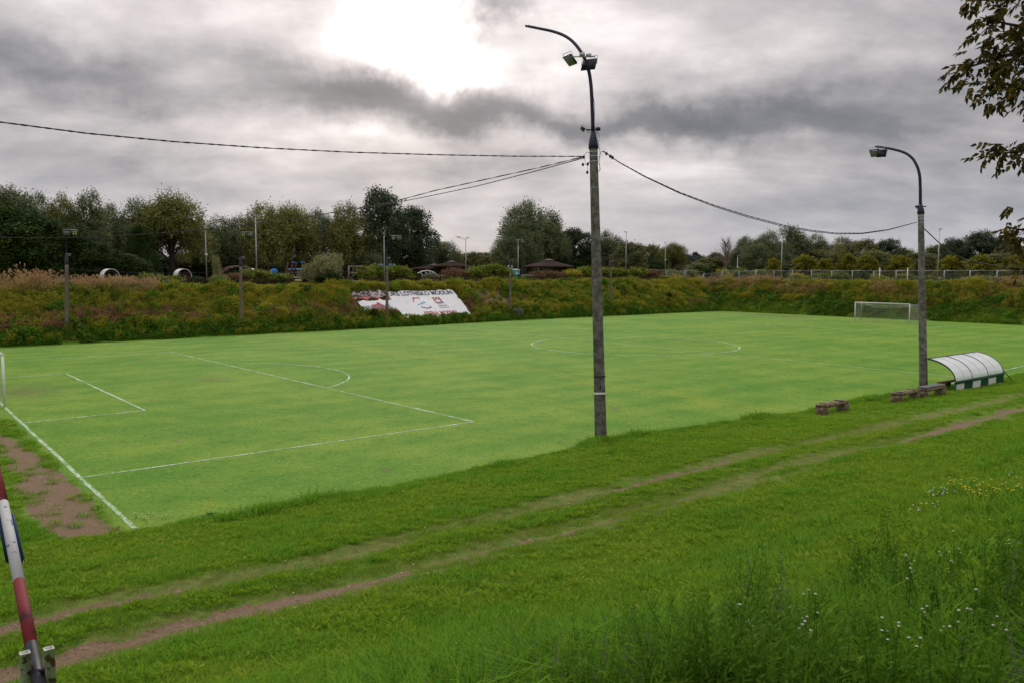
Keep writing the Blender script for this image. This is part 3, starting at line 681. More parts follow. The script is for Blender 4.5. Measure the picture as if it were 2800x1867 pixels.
q_ = np.concatenate(q_); scatter('pole_foot_grass', vp, on_ground(q_[:, 0], q_[:, 1], -.01), .5+.5*rng.random(len(q_)), rng.integers(0, 4, len(q_)), 'longer grass added round the feet of the near poles to darken their bases')

#TREES
# ------------------------------------------------------------------ trees
def crown_mesh(name, lobes, n, L, W, m, droop=.6, twig=.35, gaps=0.0, up=0.0):
    """lobes: (x, y, z, rx, ry, rz); leaves sit on twigs spread through each lobe's shell"""
    lob = np.array(lobes, float); vol = (lob[:, 3]*lob[:, 4]*lob[:, 5])**(.72); nt_ = int(n/26)
    j = rng.choice(len(lob), nt_, p=vol/vol.sum()); dr = rv(nt_); dr[:, 2] = np.where(dr[:, 2] < -.5, -dr[:, 2], dr[:, 2])
    rad = .70+.34*rng.random(nt_); TC = lob[j, :3]+dr*rad[:, None]*lob[j, 3:]
    k = np.repeat(np.arange(nt_), 26); N = len(k)
    C = TC[k]+rng.normal(size=(N, 3))*twig*np.array([.75, .75, 1.0])-np.array([0, 0, 1])*(rng.random(N)**1.5*droop*1.6)[:, None]
    D = rv(N)*.8+dr[k]*.5-np.array([0, 0, droop])+np.array([0, 0, up])
    V_, q = leaf_quads(C, D, L*(.6+.8*rng.random(N)), W*(.7+.6*rng.random(N)), np.cross(D, dr[k]+[0, 0, .3]+rv(N)*.55))
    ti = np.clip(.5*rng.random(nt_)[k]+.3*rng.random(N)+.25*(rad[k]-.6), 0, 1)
    return np_mesh(name, V_, q, [m], attrs={'tint': np.repeat(ti, 4)})
def trunk_mesh(name, lobes, h0=2.2, r=.3, lean=.0, m=None):
    b = MB(); lob = np.array(lobes, float); top = np.array([lean, 0, lob[:, 2].max()*.9])
    P = [np.array([0, 0, -.3]), np.array([lean*.2, .05, h0]), np.array([lean*.6, -.1, (h0+top[2])/2]), top]
    b.tube(P, [r, r*.8, r*.45, r*.08], 7)
    for l in lob:
        s = P[1]+(P[2]-P[1])*rng.random()*.8; e = l[:3]+[0, 0, l[5]*.4]; mid = (s+e)/2+np.array([0, 0, .3])+rng.normal(size=3)*.2
        b.tube([s, mid, e], [r*.4, r*.22, r*.05], 5, False)
        for _ in range(3):
            e2 = l[:3]+rv(1)[0]*l[3:]*.8; b.tube([mid, (mid+e2)/2+[0, 0, .15], e2], [r*.15, r*.09, r*.02], 4, False)
    return b.mesh(name, m or M_bark, True)
def lobes_willow(seed, wide=3.4, n=9, low=2.2):
    g = np.random.default_rng(seed); L = [(0, 0, 7.3, 1.7, 1.7, 2.3)]
    for i in range(n):
        a = i*2.4+g.random(); r = wide*.55*(.5+.7*g.random()); z = low+1.2+g.random()*(6.6-low-(r/wide)*2.0); s = 1.0+.7*g.random()
        L.append((math.cos(a)*r, math.sin(a)*r, z, s*1.1, s*1.1, s*1.45))
    return L
def lobes_round(seed, wide=3.4, n=12, low=2.5):
    g = np.random.default_rng(seed); L = []
    for i in range(n):
        z = low+(9.0-low)*(i+.5)/n; r = wide*math.sin(math.pi*min(1, (.22+.72*(i+.5)/n)))*.62; a = i*2.4+g.random()*.8; s = 1.1+.5*g.random()
        L.append((math.cos(a)*r, math.sin(a)*r, z, s*1.15, s*1.15, s))
    L.append((0, 0, 8.6, 1.1, 1.1, 1.1)); return L
def lobes_tall(seed, wide=1.9, n=9, low=1.5):
    g = np.random.default_rng(seed); L = []
    for i in range(n):
        z = low+(9.1-low)*(i+.5)/n; r = wide*.5*(1-.5*(i/n)); a = i*2.4; s = .8+.4*g.random()
        L.append((math.cos(a)*r, math.sin(a)*r, z, s, s, s*1.3))
    return L
PROTO = {}
def proto(kind, lobes, n, L, W, m, r=.3, h0=2.2, **kw):
    PROTO.setdefault(kind, []).append((crown_mesh('crown', lobes, n, L, W, m, **kw), trunk_mesh('trunk', lobes, h0, r)))
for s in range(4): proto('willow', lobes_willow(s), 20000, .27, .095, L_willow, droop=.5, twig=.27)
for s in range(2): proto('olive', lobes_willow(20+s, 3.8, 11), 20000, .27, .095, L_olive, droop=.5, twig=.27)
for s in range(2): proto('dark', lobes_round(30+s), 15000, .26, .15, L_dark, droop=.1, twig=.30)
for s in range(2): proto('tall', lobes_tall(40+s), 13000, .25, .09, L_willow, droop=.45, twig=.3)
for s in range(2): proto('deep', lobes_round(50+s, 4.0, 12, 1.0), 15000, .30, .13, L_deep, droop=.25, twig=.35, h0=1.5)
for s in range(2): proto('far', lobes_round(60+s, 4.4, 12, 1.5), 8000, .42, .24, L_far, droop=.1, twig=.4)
for s in range(1): proto('yellow', lobes_round(70+s, 3.2, 9, 2.2), 6000, .50, .34, L_yellow, droop=.05, twig=.35, r=.16)
for s in range(1): proto('distant', lobes_round(80+s, 5.0, 12, 1.0), 6000, .5, .3, L_bluefar, droop=.1, twig=.4)
tcount = {}
def tree(kind, u, vtop_, hw, depth, label, group=None, y=None, cat='tree', name=None, base=None):
    if kind == 'yellow': depth = float((on_x(u, 640, 127)-CAM)@FWD)
    """crown centre column at azimuth of pixel u; top at vtop_; half width hw (2352-wide pixels)"""
    p = on_y(u, 640, y) if y is not None else on_t(u, 640, depth)
    x0, y0 = p[0], p[1]; z0 = float(terrain(x0, y0)) if base is None else base
    dd = float((np.array([x0, y0, 5])-CAM)@FWD); top = (on_y(u, vtop_, y) if y is not None else on_t(u, vtop_, depth))[2]
    i = tcount.get(kind, 0); tcount[kind] = i+1; cm, tm = PROTO[kind][i % len(PROTO[kind])]
    hgt = top-z0; half = hw*1.33/1852*dd
    zmax = {'willow': 9.7, 'olive': 9.7, 'dark': 9.8, 'tall': 9.9}.get(kind, 9.8); wd_ = {'willow': 3.5, 'olive': 3.9, 'dark': 3.6, 'tall': 1.9, 'deep': 4.0, 'far': 4.3, 'yellow': 3.2, 'distant': 4.8}[kind]
    o = thing(name or 'tree', label, cat, (x0, y0, z0), rng.random()*6.28, group)
    o.scale = (half/wd_, half/wd_, hgt/zmax)
    link('trunk', tm, o); link('crown', cm, o); return o
W_ = 'willows behind the playground'
for u, v, hw, yy, kind, lb in [
    (-30, 420, 70, 74, 'willow', 'dark willow cut by the left edge, tallest there'), (38, 432, 52, 70, 'tall', 'narrow dark tree nearest the left edge of the tree wall'),
    (92, 436, 55, 76, 'willow', 'broad dull green tree second along the tree wall from the left'), (150, 442, 50, 72, 'olive', 'tree with reddish tinge above the first far lamp post'),
    (212, 440, 34, 70, 'tall', 'slender spiky topped tree right of the first far lamp post'), (262, 466, 44, 78, 'willow', 'rounded willow above the leftmost white ring'),
    (322, 452, 52, 80, 'willow', 'willow left of the biggest domed willow in the wall'), (398, 438, 76, 76, 'olive', 'biggest domed willow with pale olive top above the second ring'),
    (452, 500, 40, 82, 'willow', 'lower willow on the right flank of the big domed one'), (505, 492, 44, 86, 'willow', 'see through willow above the silvery shrub'),
    (552, 498, 40, 88, 'tall', 'thin willow with sky showing through left of the tall lamp column'), (606, 462, 60, 76, 'olive', 'pale topped willow behind the tall lamp column'),
    (668, 466, 62, 78, 'olive', 'widest weeping willow above the rib climbing frame'), (730, 480, 50, 80, 'willow', 'weeping willow right of the rib climbing frame'),
    (796, 462, 56, 76, 'olive', 'light olive willow just left of the dark poplar'), (842, 540, 44, 74, 'willow', 'low grey willow at the foot of the dark poplar'),
    (878, 446, 50, 74, 'dark', 'tall dark poplar crossed by the overhead cable'), (948, 482, 46, 78, 'dark', 'dark leaning broadleaf right of the poplar'),
    (915, 540, 60, 82, 'dark', 'dense dark tree filling the gap below the poplar'), (1008, 552, 40, 86, 'willow', 'small grey green willow at the right end of the left tree wall'),
    (1192, 500, 42, 82, 'willow', 'left drooping side willow of the central clump'), (1213, 458, 60, 86, 'willow', 'tallest willow of the central clump left of the near pole'),
    (1262, 478, 42, 84, 'willow', 'second crown of the central willow clump'), (1170, 545, 34, 80, 'willow', 'lowest leftmost willow of the central clump'),
    (1318, 530, 44, 88, 'dark', 'dark bushy tree left of the near pole behind the right gazebo'), (1395, 528, 46, 86, 'willow', 'wind swept willow just right of the near pole')]:
    tree(kind, u, v, hw, None, lb, W_, y=yy)
for u, v, hw, yy, lb in [(20, 470, 90, 62, 'black green thicket tree in the dark left corner'), (120, 505, 80, 60, 'bushy deep green tree behind the first far lamp post'), (215, 560, 60, 60, 'low deep green tree left of the leftmost ring'),
                         (328, 520, 30, 66, 'small bluish dark tree between the two big rings'), (290, 585, 50, 60, 'low dark shrubby tree behind the tan reeds'), (700, 590, 70, 84, 'shaded dark tree under the widest weeping willow'),
                         (470, 600, 60, 84, 'shaded dark tree under the lower willow'), (380, 590, 60, 86, 'shaded dark tree behind the second ring'), (820, 600, 60, 86, 'shaded dark tree behind the log frame'),
                         (580, 600, 55, 88, 'shaded dark tree behind the wavy wooden climber'), (960, 600, 55, 88, 'shaded dark tree behind the left gazebo'), (1290, 585, 60, 90, 'shaded dark tree behind the right gazebo')]:
    tree('deep', u, v, hw, None, lb, 'dark understorey trees', y=yy)
G2 = 'tree belt beyond the mesh fence'
for u, v, hw, dp, kind, lb in [
    (1445, 560, 36, 160, 'far', 'small round tree beside the plain lamp column right of the near pole'), (1492, 568, 34, 190, 'far', 'pale green tree left of the camera column'),
    (1545, 556, 32, 185, 'olive', 'grey green domed tree right of the camera column'), (1515, 575, 26, 200, 'far', 'yellowish tree half hidden behind the domed tree'),
    (1478, 590, 40, 170, 'deep', 'dark low tree at the start of the mesh fence'), (1640, 594, 44, 175, 'far', 'yellow green bushy tree left of the bare tree'), (1598, 606, 30, 165, 'far', 'low yellow green tree at the gap in the skyline'),
    (1712, 542, 34, 175, 'willow', 'left willow of the right hand grove'), (1765, 528, 36, 170, 'willow', 'second willow of the right hand grove behind the lamp column'),
    (1822, 520, 34, 172, 'tall', 'tallest pointed willow of the right hand grove'), (1740, 560, 34, 165, 'willow', 'darker lower willow at the front of the right hand grove'),
    (1872, 534, 32, 175, 'willow', 'willow at the right end of the grove'), (1795, 556, 40, 166, 'willow', 'broad dark willow in the middle of the grove'),
    (1918, 556, 38, 195, 'olive', 'misty olive tree right of the grove'), (1942, 546, 26, 205, 'tall', 'pointed tree under the sagging cable'), (1985, 556, 30, 200, 'far', 'round tree under the low point of the cable'),
    (2032, 556, 36, 205, 'dark', 'dark round tree left of the right pole'), (2078, 576, 34, 230, 'far', 'lower hazy tree beside the right pole'), (2000, 580, 50, 170, 'far', 'mid green thicket tree behind the young yellow trees'),
    (2150, 566, 34, 200, 'far', 'hazy green tree just right of the right pole'), (2192, 552, 34, 190, 'dark', 'dark tree right of the right lamp column'), (2248, 540, 44, 185, 'dark', 'broad dark oak on the right skyline'),
    (2302, 552, 38, 180, 'dark', 'dark oak partner near the right edge'), (2345, 575, 36, 175, 'dark', 'dark tree at the right edge'), (2110, 585, 40, 185, 'far', 'bushy tree directly behind the right pole'),
    (2395, 560, 40, 170, 'dark', 'dark tree just beyond the right edge'), (2280, 585, 50, 165, 'far', 'lower green tree in front of the dark oaks'), (1880, 580, 45, 168, 'far', 'green tree behind the second young yellow tree')]:
    tree(kind, u, v, hw, dp, lb, G2)
for i, (u, v, hw, dp) in enumerate([(1845, 588, 21, 138), (1893, 597, 17, 138), (1948, 586, 18, 136), (1990, 588, 19, 134), (2065, 590, 22, 130), (1776, 596, 14, 142), (2180, 590, 22, 124), (2250, 588, 25, 120), (2330, 590, 24, 118)]):
    lb = ['young yellow green tree right of the pale lamp column', 'smallest roundest young yellow tree', 'young yellow tree with pointed top left of two alike', 'young yellow tree second of two alike near the sagging cable',
          'young yellow tree just left of the right pole', 'thin young yellow tree left of the pale lamp column', 'young orange tinged tree right of the right lamp column', 'largest young yellow tree at the right', 'young tree beside the overhanging leaves at the right edge'][i]
    tree('yellow', u, v, hw, dp, lb, 'young yellowing trees behind the mesh fence')
for i, (u, v, hw) in enumerate([(1048, 585, 22), (1085, 583, 26), (1120, 590, 26), (1150, 588, 22)]):
    tree('far', u, v, hw, 210, ['hazy tree beside the left gazebo roof', 'hazy dark topped tree behind the gap', 'pale round tree in the gap between the tree masses', 'yellowish tree at the foot of the central willows'][i], 'far trees in the central gap')
for i, (u, v, hw) in enumerate([(1575, 588, 20), (1605, 590, 22), (1640, 586, 20), (1672, 592, 20), (1560, 582, 18)]):
    tree('distant', u, v, hw, 420, ['bluish distant tree in the skyline dip, leftmost', 'bluish distant tree in the middle of the skyline dip', 'bluish distant tree behind the yellow green bush', 'bluish distant tree beside the bare tree', 'bluish distant tree behind the domed tree'][i], 'bluish trees on the horizon')
# bare tree
p = on_t(1666, 640, 168); bt = thing('bare_tree', 'leafless reddish grey tree left of the right hand grove', 'tree', (p[0], p[1], 5))
b = MB(); b.tube([(0, 0, -.2), (.1, 0, 3), (0, .2, 8)], [.2, .16, .05], 6); b.build('trunk', M_logwood, bt)
b = MB()
for i in range(60):
    z = 2.5+5*rng.random(); a = rng.random()*6.28; L_ = 2.6*(1.1-(z-2.5)/8); d = np.array([math.cos(a)*.55, math.sin(a)*.55, 1.])
    s = np.array([.05, .1, z]); e = s+d*L_; b.tube([s, s+d*L_*.5+rng.normal(size=3)*.15, e], [.05, .035, .012], 4, False)
    for _ in range(4):
        d2 = d+rng.normal(size=3)*.45; q = s+d*L_*(.3+.6*rng.random()); b.tube([q, q+d2*L_*.45], [.022, .008], 3, False)
b.build('branch', worn('pinkish_twigs', (.20, .14, .12), (.14, .10, .09)), bt)
# wood closing the horizon
P = []
for _ in range(900):
    a = YAW+(rng.random()-.5)*1.7; r = 450+250*rng.random(); P.append((CX+r*math.sin(a), CY+r*math.cos(a), 4.0))
dm = [PROTO['distant'][0][0], PROTO['far'][0][0]]
scatter('far_wood', dm, np.array(P), .95+.5*rng.random(900), rng.integers(0, 2, 900), 'far belt of woodland closing the horizon')

# ------------------------------------------------------------------ shrubs
def shrub_mesh(n, L, W, m, rad=1.0, h=1.6, up=.4, spiky=0):
    g = [(math.cos(a)*rad*.62*rng.random()**.6, math.sin(a)*rad*.62*rng.random()**.6, h*(.22+.52*rng.random()), rad*.42, rad*.42, h*.27) for a in rng.random(12)*6.28]
    return crown_mesh('foliage', g, n, L, W, m, droop=0.0, twig=.14, up=up)
def stems_mesh(h):
    b = MB()
    for i in range(9):
        a = rng.random()*6.28; e = np.array([math.cos(a)*.5, math.sin(a)*.5, h*.75]); b.tube([(0, 0, -.1), e*.5+[0, 0, .1], e], [.03, .02, .006], 4, False)
    return b.mesh('stem', M_bark)
SH = {'hedge': [shrub_mesh(3600, .17, .09, L_hedge) for _ in range(3)], 'rust': [shrub_mesh(3200, .15, .06, L_rust) for _ in range(2)], 'silver': [shrub_mesh(3600, .14, .045, L_silver, up=.9) for _ in range(2)],
      'green': [shrub_mesh(3400, .15, .07, L_deep) for _ in range(2)], 'grey': [shrub_mesh(2600, .14, .06, L_grey) for _ in range(1)], 'meadow': [shrub_mesh(3000, .15, .06, L_meadow, up=.6) for _ in range(2)]}
ST = stems_mesh(1.6); sc_n = {}
def shrub(kind, u, vt, hw, y, label, group, t_=None, name='shrub'):
    if t_ is not None: t_ = float((on_x(u, 645, 121)-CAM)@FWD) if u > 1680 else 150
    p = on_y(u, 645, y) if t_ is None else on_t(u, 645, t_); z0 = float(terrain(p[0], p[1])); dd = (np.array([p[0], p[1], 5])-CAM)@FWD
    top = (on_y(u, vt, y) if t_ is None else on_t(u, vt, t_))[2]; i = sc_n.get(kind, 0); sc_n[kind] = i+1
    o = thing(name, label, 'shrub', (p[0], p[1], z0-.05), rng.random()*6.28, group); h = max(top-z0, .5)
    o.scale = (hw/1852*dd/1.05, hw/1852*dd/1.05, h/1.45); link('foliage', SH[kind][i % len(SH[kind])], o); link('stem', ST, o); return o
GS = 'shrubs behind the wooden rail fence'
for u, vt, hw, k, lb in [(300, 640, 26, 'green', 'low dark shrub right of the leftmost ring'), (345, 636, 26, 'hedge', 'yellowish shrub between the two big rings'), (380, 638, 24, 'hedge', 'round shrub just left of the second ring'),
                         (455, 640, 20, 'green', 'small dark shrub right of the second ring'), (545, 632, 26, 'rust', 'reddish shrub under the wooden arch climber'), (592, 626, 26, 'hedge', 'yellow green shrub right of the second far lamp post'),
                         (640, 634, 28, 'hedge', 'spreading green shrub under the blue paddle'), (612, 640, 24, 'hedge', 'low shrub at the tall lamp column foot'), (845, 620, 26, 'hedge', 'shrub at the right end of the log frame'), (880, 618, 28, 'hedge', 'broad shrub left of the third far lamp post'),
                         (915, 618, 28, 'hedge', 'broad shrub right of the third far lamp post'), (942, 630, 18, 'green', 'dark shrub at the foot of the white arch'), (990, 634, 16, 'grey', 'pale low shrub inside the white arch'),
                         (1040, 626, 24, 'rust', 'pink flowered shrub under the left gazebo'), (1062, 628, 20, 'rust', 'rusty shrub by the forked lamp column'), (1095, 620, 26, 'hedge', 'green shrub right of the forked lamp column'),
                         (1128, 616, 28, 'hedge', 'taller green shrub in the skyline gap'), (1152, 622, 22, 'hedge', 'shrub beside the grey notice board'), (1215, 636, 14, 'grey', 'small pale shrub right of the portable toilet'),
                         (1240, 630, 22, 'rust', 'pink flowered shrub left under the right gazebo'), (1265, 628, 20, 'rust', 'pink flowered shrub in the middle under the right gazebo'), (1285, 632, 16, 'rust', 'rusty shrub at the right corner of the gazebo'),
                         (1310, 624, 26, 'meadow', 'fresh green shrub right of the right gazebo'), (1345, 620, 24, 'hedge', 'shrub just left of the near pole'), (1400, 622, 24, 'hedge', 'shrub beside the fifth far lamp post'),
                         (1428, 622, 24, 'hedge', 'shrub at the foot of the plain column'), (1412, 636, 14, 'grey', 'pale grey mound shrub on the crest'), (1462, 622, 24, 'hedge', 'shrub left of the mesh fence start'), (1490, 624, 22, 'rust', 'reddish hedge shrub where the mesh fence starts')]:
    shrub(k, u, vt-3, hw*1.45, 48.5, lb, GS)
for u, vt, hw, y, k, lb in [(745, 594, 46, 43.5, 'silver', 'large pale willow bush on the crest left of the banners'), (752, 625, 36, 42.4, 'green', 'dark green heart of the large bush on the crest'), (712, 612, 28, 43.2, 'silver', 'loose silvery bush joined to the large willow bush'),
                            (500, 598, 12, 42.0, 'silver', 'tall thin silvery shrub on the crest'), (500, 634, 24, 41.6, 'silver', 'rounded silvery shrub at the foot of the thin one'), (925, 645, 14, 43.0, 'silver', 'small silvery shrub above the white banner'),
                            (386, 645, 14, 42, 'grey', 'little greyish shrub near the fence below the second ring')]:
    shrub(k, u, vt, hw, y, lb, None, name='bush')
for i, (u, vt, hw) in enumerate([(1540, 622, 22), (1580, 622, 26), (1625, 620, 26), (1665, 622, 26), (1700, 620, 24), (1745, 624, 26), (1790, 628, 24), (1835, 628, 26), (1880, 630, 24), (1930, 628, 26), (1975, 630, 26), (2020, 632, 26), (2075, 632, 26), (2130, 634, 26), (2180, 634, 26), (2235, 634, 28), (2290, 636, 28), (2340, 636, 28)]):
    shrub(['hedge', 'far', 'green', 'meadow'][i % 4] if i % 4 != 1 else 'hedge', u, vt, hw, None, ['low bush', 'rounded bush', 'dark bush', 'light green bush'][i % 4]+' behind the mesh fence, number %d along it' % (i+1) if False else
          ['first low bush behind the mesh fence start', 'rounded bush left of the domed skyline tree base', 'dark bush below the skyline dip', 'light green bush below the yellow green tree', 'low bush right below the bare tree', 'bush left under the right hand grove',
           'dark bush at the pale lamp column foot', 'light bush under the first young yellow tree', 'low bush under the smallest young tree', 'bush between young yellow trees', 'dark bush under the low point of the cable', 'light bush left of the white stakes',
           'low bush left of the right pole', 'bush right of the right pole', 'dark bush at the foot of the right lamp column', 'light bush under the broad dark oak', 'low bush near the right edge', 'last bush at the right edge'][i], 'bushes behind the mesh fence', t_=128-12*max(0, (u-2000)/350), name='shrub')
for u, v, lb, k in [(1535, 690, 'small dark bush on the slope near the far corner', 'green'), (1600, 655, 'tall golden plant by the fence in the corner', 'meadow'), (1905, 668, 'golden plant standing on the right hand crest', 'meadow'), (1190, 730, 'greyish thistle clump at the foot of the slope', 'grey'), (860, 735, 'dark bush at the slope foot beside the third lamp post', 'green'), (700, 680, 'dark round bush on the slope below the big willow bush', 'green')]:
    p = hit(u, v); o = thing('bush', lb, 'shrub', p, rng.random()*6, None); o.scale = (.9, .9, .75); link('foliage', SH[k][0], o); link('stem', ST, o)

#POLES
# ------------------------------------------------------------------ lighting poles
def pole_shaft(base, top, r0, r1, ribs):
    b = MB(); n = ribs or 14; P = []; r = []
    for i in range(n+1):
        f = i/n; p = base+(top-base)*f; rr = r0+(r1-r0)*f
        if ribs:
            P += [p, p+(top-base)*(.55/n)]; r += [rr*1.012, rr*.978]
        else: P.append(p); r.append(rr)
    b.tube(P, r, 20 if ribs else 14); return b
def flood(parent, c, face, wd=.5, ht=.42, name='floodlight', leds=False, roll=0):
    """LED floodlight: housing with cooling fins behind, glass in front, U bracket"""
    f = Vector(face).normalized(); q = f.to_track_quat('Y', 'Z').to_matrix(); mm = np.array(q).T
    def T(V_): return V_@mm+np.array(c)
    def bld(b, nm, m, par):
        b.v = [T(x) for x in b.v]; return b.build(nm, m, par)
    b = MB(); b.box((0, 0, 0), (wd, .05, ht)); 
    hs = bld(b, name, M_black, parent)
    b = MB()
    for i in range(7): b.box((-wd/2+wd*(i+.5)/7, -.045, 0), (.012, .04, ht*.9))
    bld(b, 'cooling_fin', M_bluesteel, hs)
    if leds:
        for a in (-.22, .22):
            for d_ in (-.2, .2):
                b = MB(); b.box((wd*a, .032, ht*d_), (wd*.3, .012, ht*.3)); bld(b, 'lens', M_led, hs)
    else:
        b = MB(); b.box((0, .032, 0), (wd*.9, .012, ht*.88)); bld(b, 'glass', M_glass, hs)
    b = MB(); b.tube([(-wd*.55, 0, 0), (-wd*.55, -.1, ht*.62), (wd*.55, -.1, ht*.62), (wd*.55, 0, 0)], .012, 5); bld(b, 'bracket', M_galv, hs)
    return hs
def band_ring(parent, c, ax, r, m, h=.035, name='band'):
    b = MB(); a = ax/np.linalg.norm(ax); b.tube([c-a*h/2, c+a*h/2], r, 18, False); return b.build(name, m, parent)
def cat_(A, B_, sag, n=24):
    t_ = np.linspace(0, 1, n)[:, None]; P = A+(B_-A)*t_; P[:, 2] -= (4*t_*(1-t_)*sag)[:, 0]; return P
def lamp_post(label, base, top, r0, r1, armpx, ax_x, ribs=0, r_arm=.06):
    o = thing('lamp_post', label, 'lamp post', base, 0, 'concrete lighting poles round the pitch'); B0 = np.array(base, float)
    L = lambda p: np.array(p, float)-B0
    pole_shaft(L(B0)-[0, 0, .4], L(top), r0, r1, ribs).build('shaft', M_conc, o, True)
    arm = [on_x(u, v, ax_x) for u, v in armpx]; axv = np.array(top)-B0; axv /= np.linalg.norm(axv)
    cone_top = arm[0]; b = MB(); b.tube([L(top)-axv*.12, L(top)+axv*.03, L(cone_top)], [r1*1.25, r1*1.2, r_arm*1.25], 14); b.build('cap', M_bluesteel, o, True)
    # smooth arm
    P = np.array([L(p) for p in arm]); t0 = np.linspace(0, 1, len(P)); t1 = np.linspace(0, 1, 40)
    S = np.stack([np.interp(t1, t0, P[:, k]) for k in range(3)], 1)
    for _ in range(3): S[1:-1] = (S[:-2]+2*S[1:-1]+S[2:])/4
    b = MB(); b.tube(S, np.linspace(r_arm, r_arm*.75, 40), 10); b.build('arm', M_bluesteel, o, True)
    for k in (.25, .42, .62): band_ring(o, L(top)-axv*k, axv, r1*1.07, M_galv)
    return o, S, L, axv

mb = on_y(1381, 1008, -27.2)*np.array([1, 1, 0])+np.array([0, 0, .05]); dm_ = (mb-CAM)@FWD
mt = on_x(1363, 335, 17.0)
main, S, L, axv = lamp_post('nearest tall ribbed concrete lighting pole with curved blue arm', mb, mt, .235, .155,
    [(1362, 302), (1360, 240), (1358, 200), (1354, 168), (1345, 138), (1330, 112), (1312, 92), (1292, 80), (1268, 72), (1238, 66), (1208, 60)], 17.0, ribs=330, r_arm=.072)
def rel(o, p): return np.array(p, float)-np.array(o.location)
bp_ = rel(main, on_x(1346, 131, 17.0))
b = MB(); b.tube([bp_+RGT*-.55, bp_+RGT*.35], .025, 6); b.tube([bp_+RGT*-.25+[0, 0, .06], bp_+RGT*-.05+[0, 0, .08]], .09, 8); b.tube([bp_+RGT*.0+[0, 0, .06], bp_+RGT*.2+[0, 0, .04]], .08, 8); b.build('crossbar', M_galv, main)
flood(main, rel(main, on_x(1309, 139, 17.0)), tuple(-RGT*.55-FWD*.35-np.array([0, 0, .75])+FWD*.0), .50, .46)
flood(main, rel(main, on_x(1353, 149, 16.9)), tuple(RGT*.35+FWD*.75-np.array([0, 0, .45])), .56, .52)
flood(main, rel(main, on_x(1338, 298, 17.0)), tuple(-RGT*.6+np.array([0, 0, -.8])), .30, .18, name='small_floodlight')
c = rel(main, on_x(1362, 299, 17.0)); b = MB(); b.tube([c-RGT*.25, c+RGT*.22], .03, 6); b.box(c+RGT*.2+[0, 0, .03], (.12, .12, .12)); b.build('lamp_bracket', M_black, main)
# loose wires round the head of the pole
b = MB()
def loop(P, r=.011): b.tube(P, r, 4, False)
W0 = lambda u, v, dx=0: rel(main, on_x(u, v, 17.0+dx))
loop([W0(1359, 205), W0(1366, 240), W0(1365, 290), W0(1369, 300), W0(1376, 310), W0(1378, 322), W0(1372, 325), W0(1368, 315)])
loop([W0(1370, 305), W0(1375, 330), W0(1378, 350), W0(1377, 395)]); loop([W0(1365, 303), W0(1352, 305), W0(1348, 300), W0(1345, 296)])
loop([W0(1340, 360), W0(1348, 350), W0(1355, 352)]); loop([W0(1342, 362), W0(1345, 380), W0(1356, 370)]); loop([W0(1350, 392), W0(1349, 378), W0(1356, 372)]); loop([W0(1358, 392), W0(1362, 405), W0(1363, 416)], .014)
loop([W0(1380, 348), W0(1392, 352), W0(1398, 356)]); loop([W0(1372, 395), W0(1380, 390), W0(1374, 372), W0(1380, 350)])
b.build('loose_wire', M_cable, main)
for u, v in [(1341, 361), (1339, 378), (1350, 377), (1349, 396), (1393, 353), (1402, 359), (1407, 362), (1362, 412)]:
    b = MB(); p = W0(u, v); b.tube([p-[0, 0, .07], p-[0, 0, .02], p+[0, 0, .05]], [.03, .055, .03], 7); b.build('clamp', M_black, main)
for v, m_, h in [(862, M_darkwood, .05), (900, M_banner, .07), (432, M_galv, .02)]:
    f = (1008-v)/(1008-335); c = rel(main, mb)+(mt-mb)*f; band_ring(main, c, axv, (.235-.08*f)*1.05, m_, h, 'strap')
b = MB(); c = (mt-mb)*((1008-885)/(1008-335)); b.box(c-FWD*.225, (.03, .03, .16)); b.build('steel_stub', M_bluesteel, main); b = MB(); b.box(c-FWD*.225+[0, 0, -.5], (.16, .03, .03)); b.build('steel_stub', M_bluesteel, main)

rb = on_y(2122, 893, -28.9)*np.array([1, 1, 0])+np.array([0, 0, .2]); rt = on_x(2115, 487, 40.6)
rp, S, L, axv = lamp_post('right hand concrete lighting pole beside the dugout', rb, rt, .22, .15,
    [(2114, 470), (2114, 440), (2113, 405), (2108, 385), (2098, 366), (2084, 354), (2066, 347), (2040, 341), (2011, 337)], 40.6, r_arm=.085)
c = rel(rp, on_x(2025, 343, 40.6)); b = MB(); b.tube([c-RGT*.5-[0, 0, .08], c+RGT*.35-[0, 0, .08]], .03, 6); b.build('crossbar', M_galv, rp)
flood(rp, rel(rp, on_x(2010, 352, 40.6)), tuple(-RGT*.5-FWD*.5-np.array([0, 0, .7])), .55, .5)
flood(rp, rel(rp, on_x(2025, 353, 40.4)), tuple(RGT*.5+FWD*.8-np.array([0, 0, .5])), .5, .5)
flood(rp, rel(rp, on_x(2108, 477, 40.6)), tuple(-RGT*.6-np.array([0, 0, .8])), .36, .2, name='small_floodlight')
b = MB(); c = rel(rp, on_x(2115, 475, 40.6)); b.tube([c-RGT*.3, c+RGT*.3], .03, 6); b.build('lamp_bracket', M_black, rp)

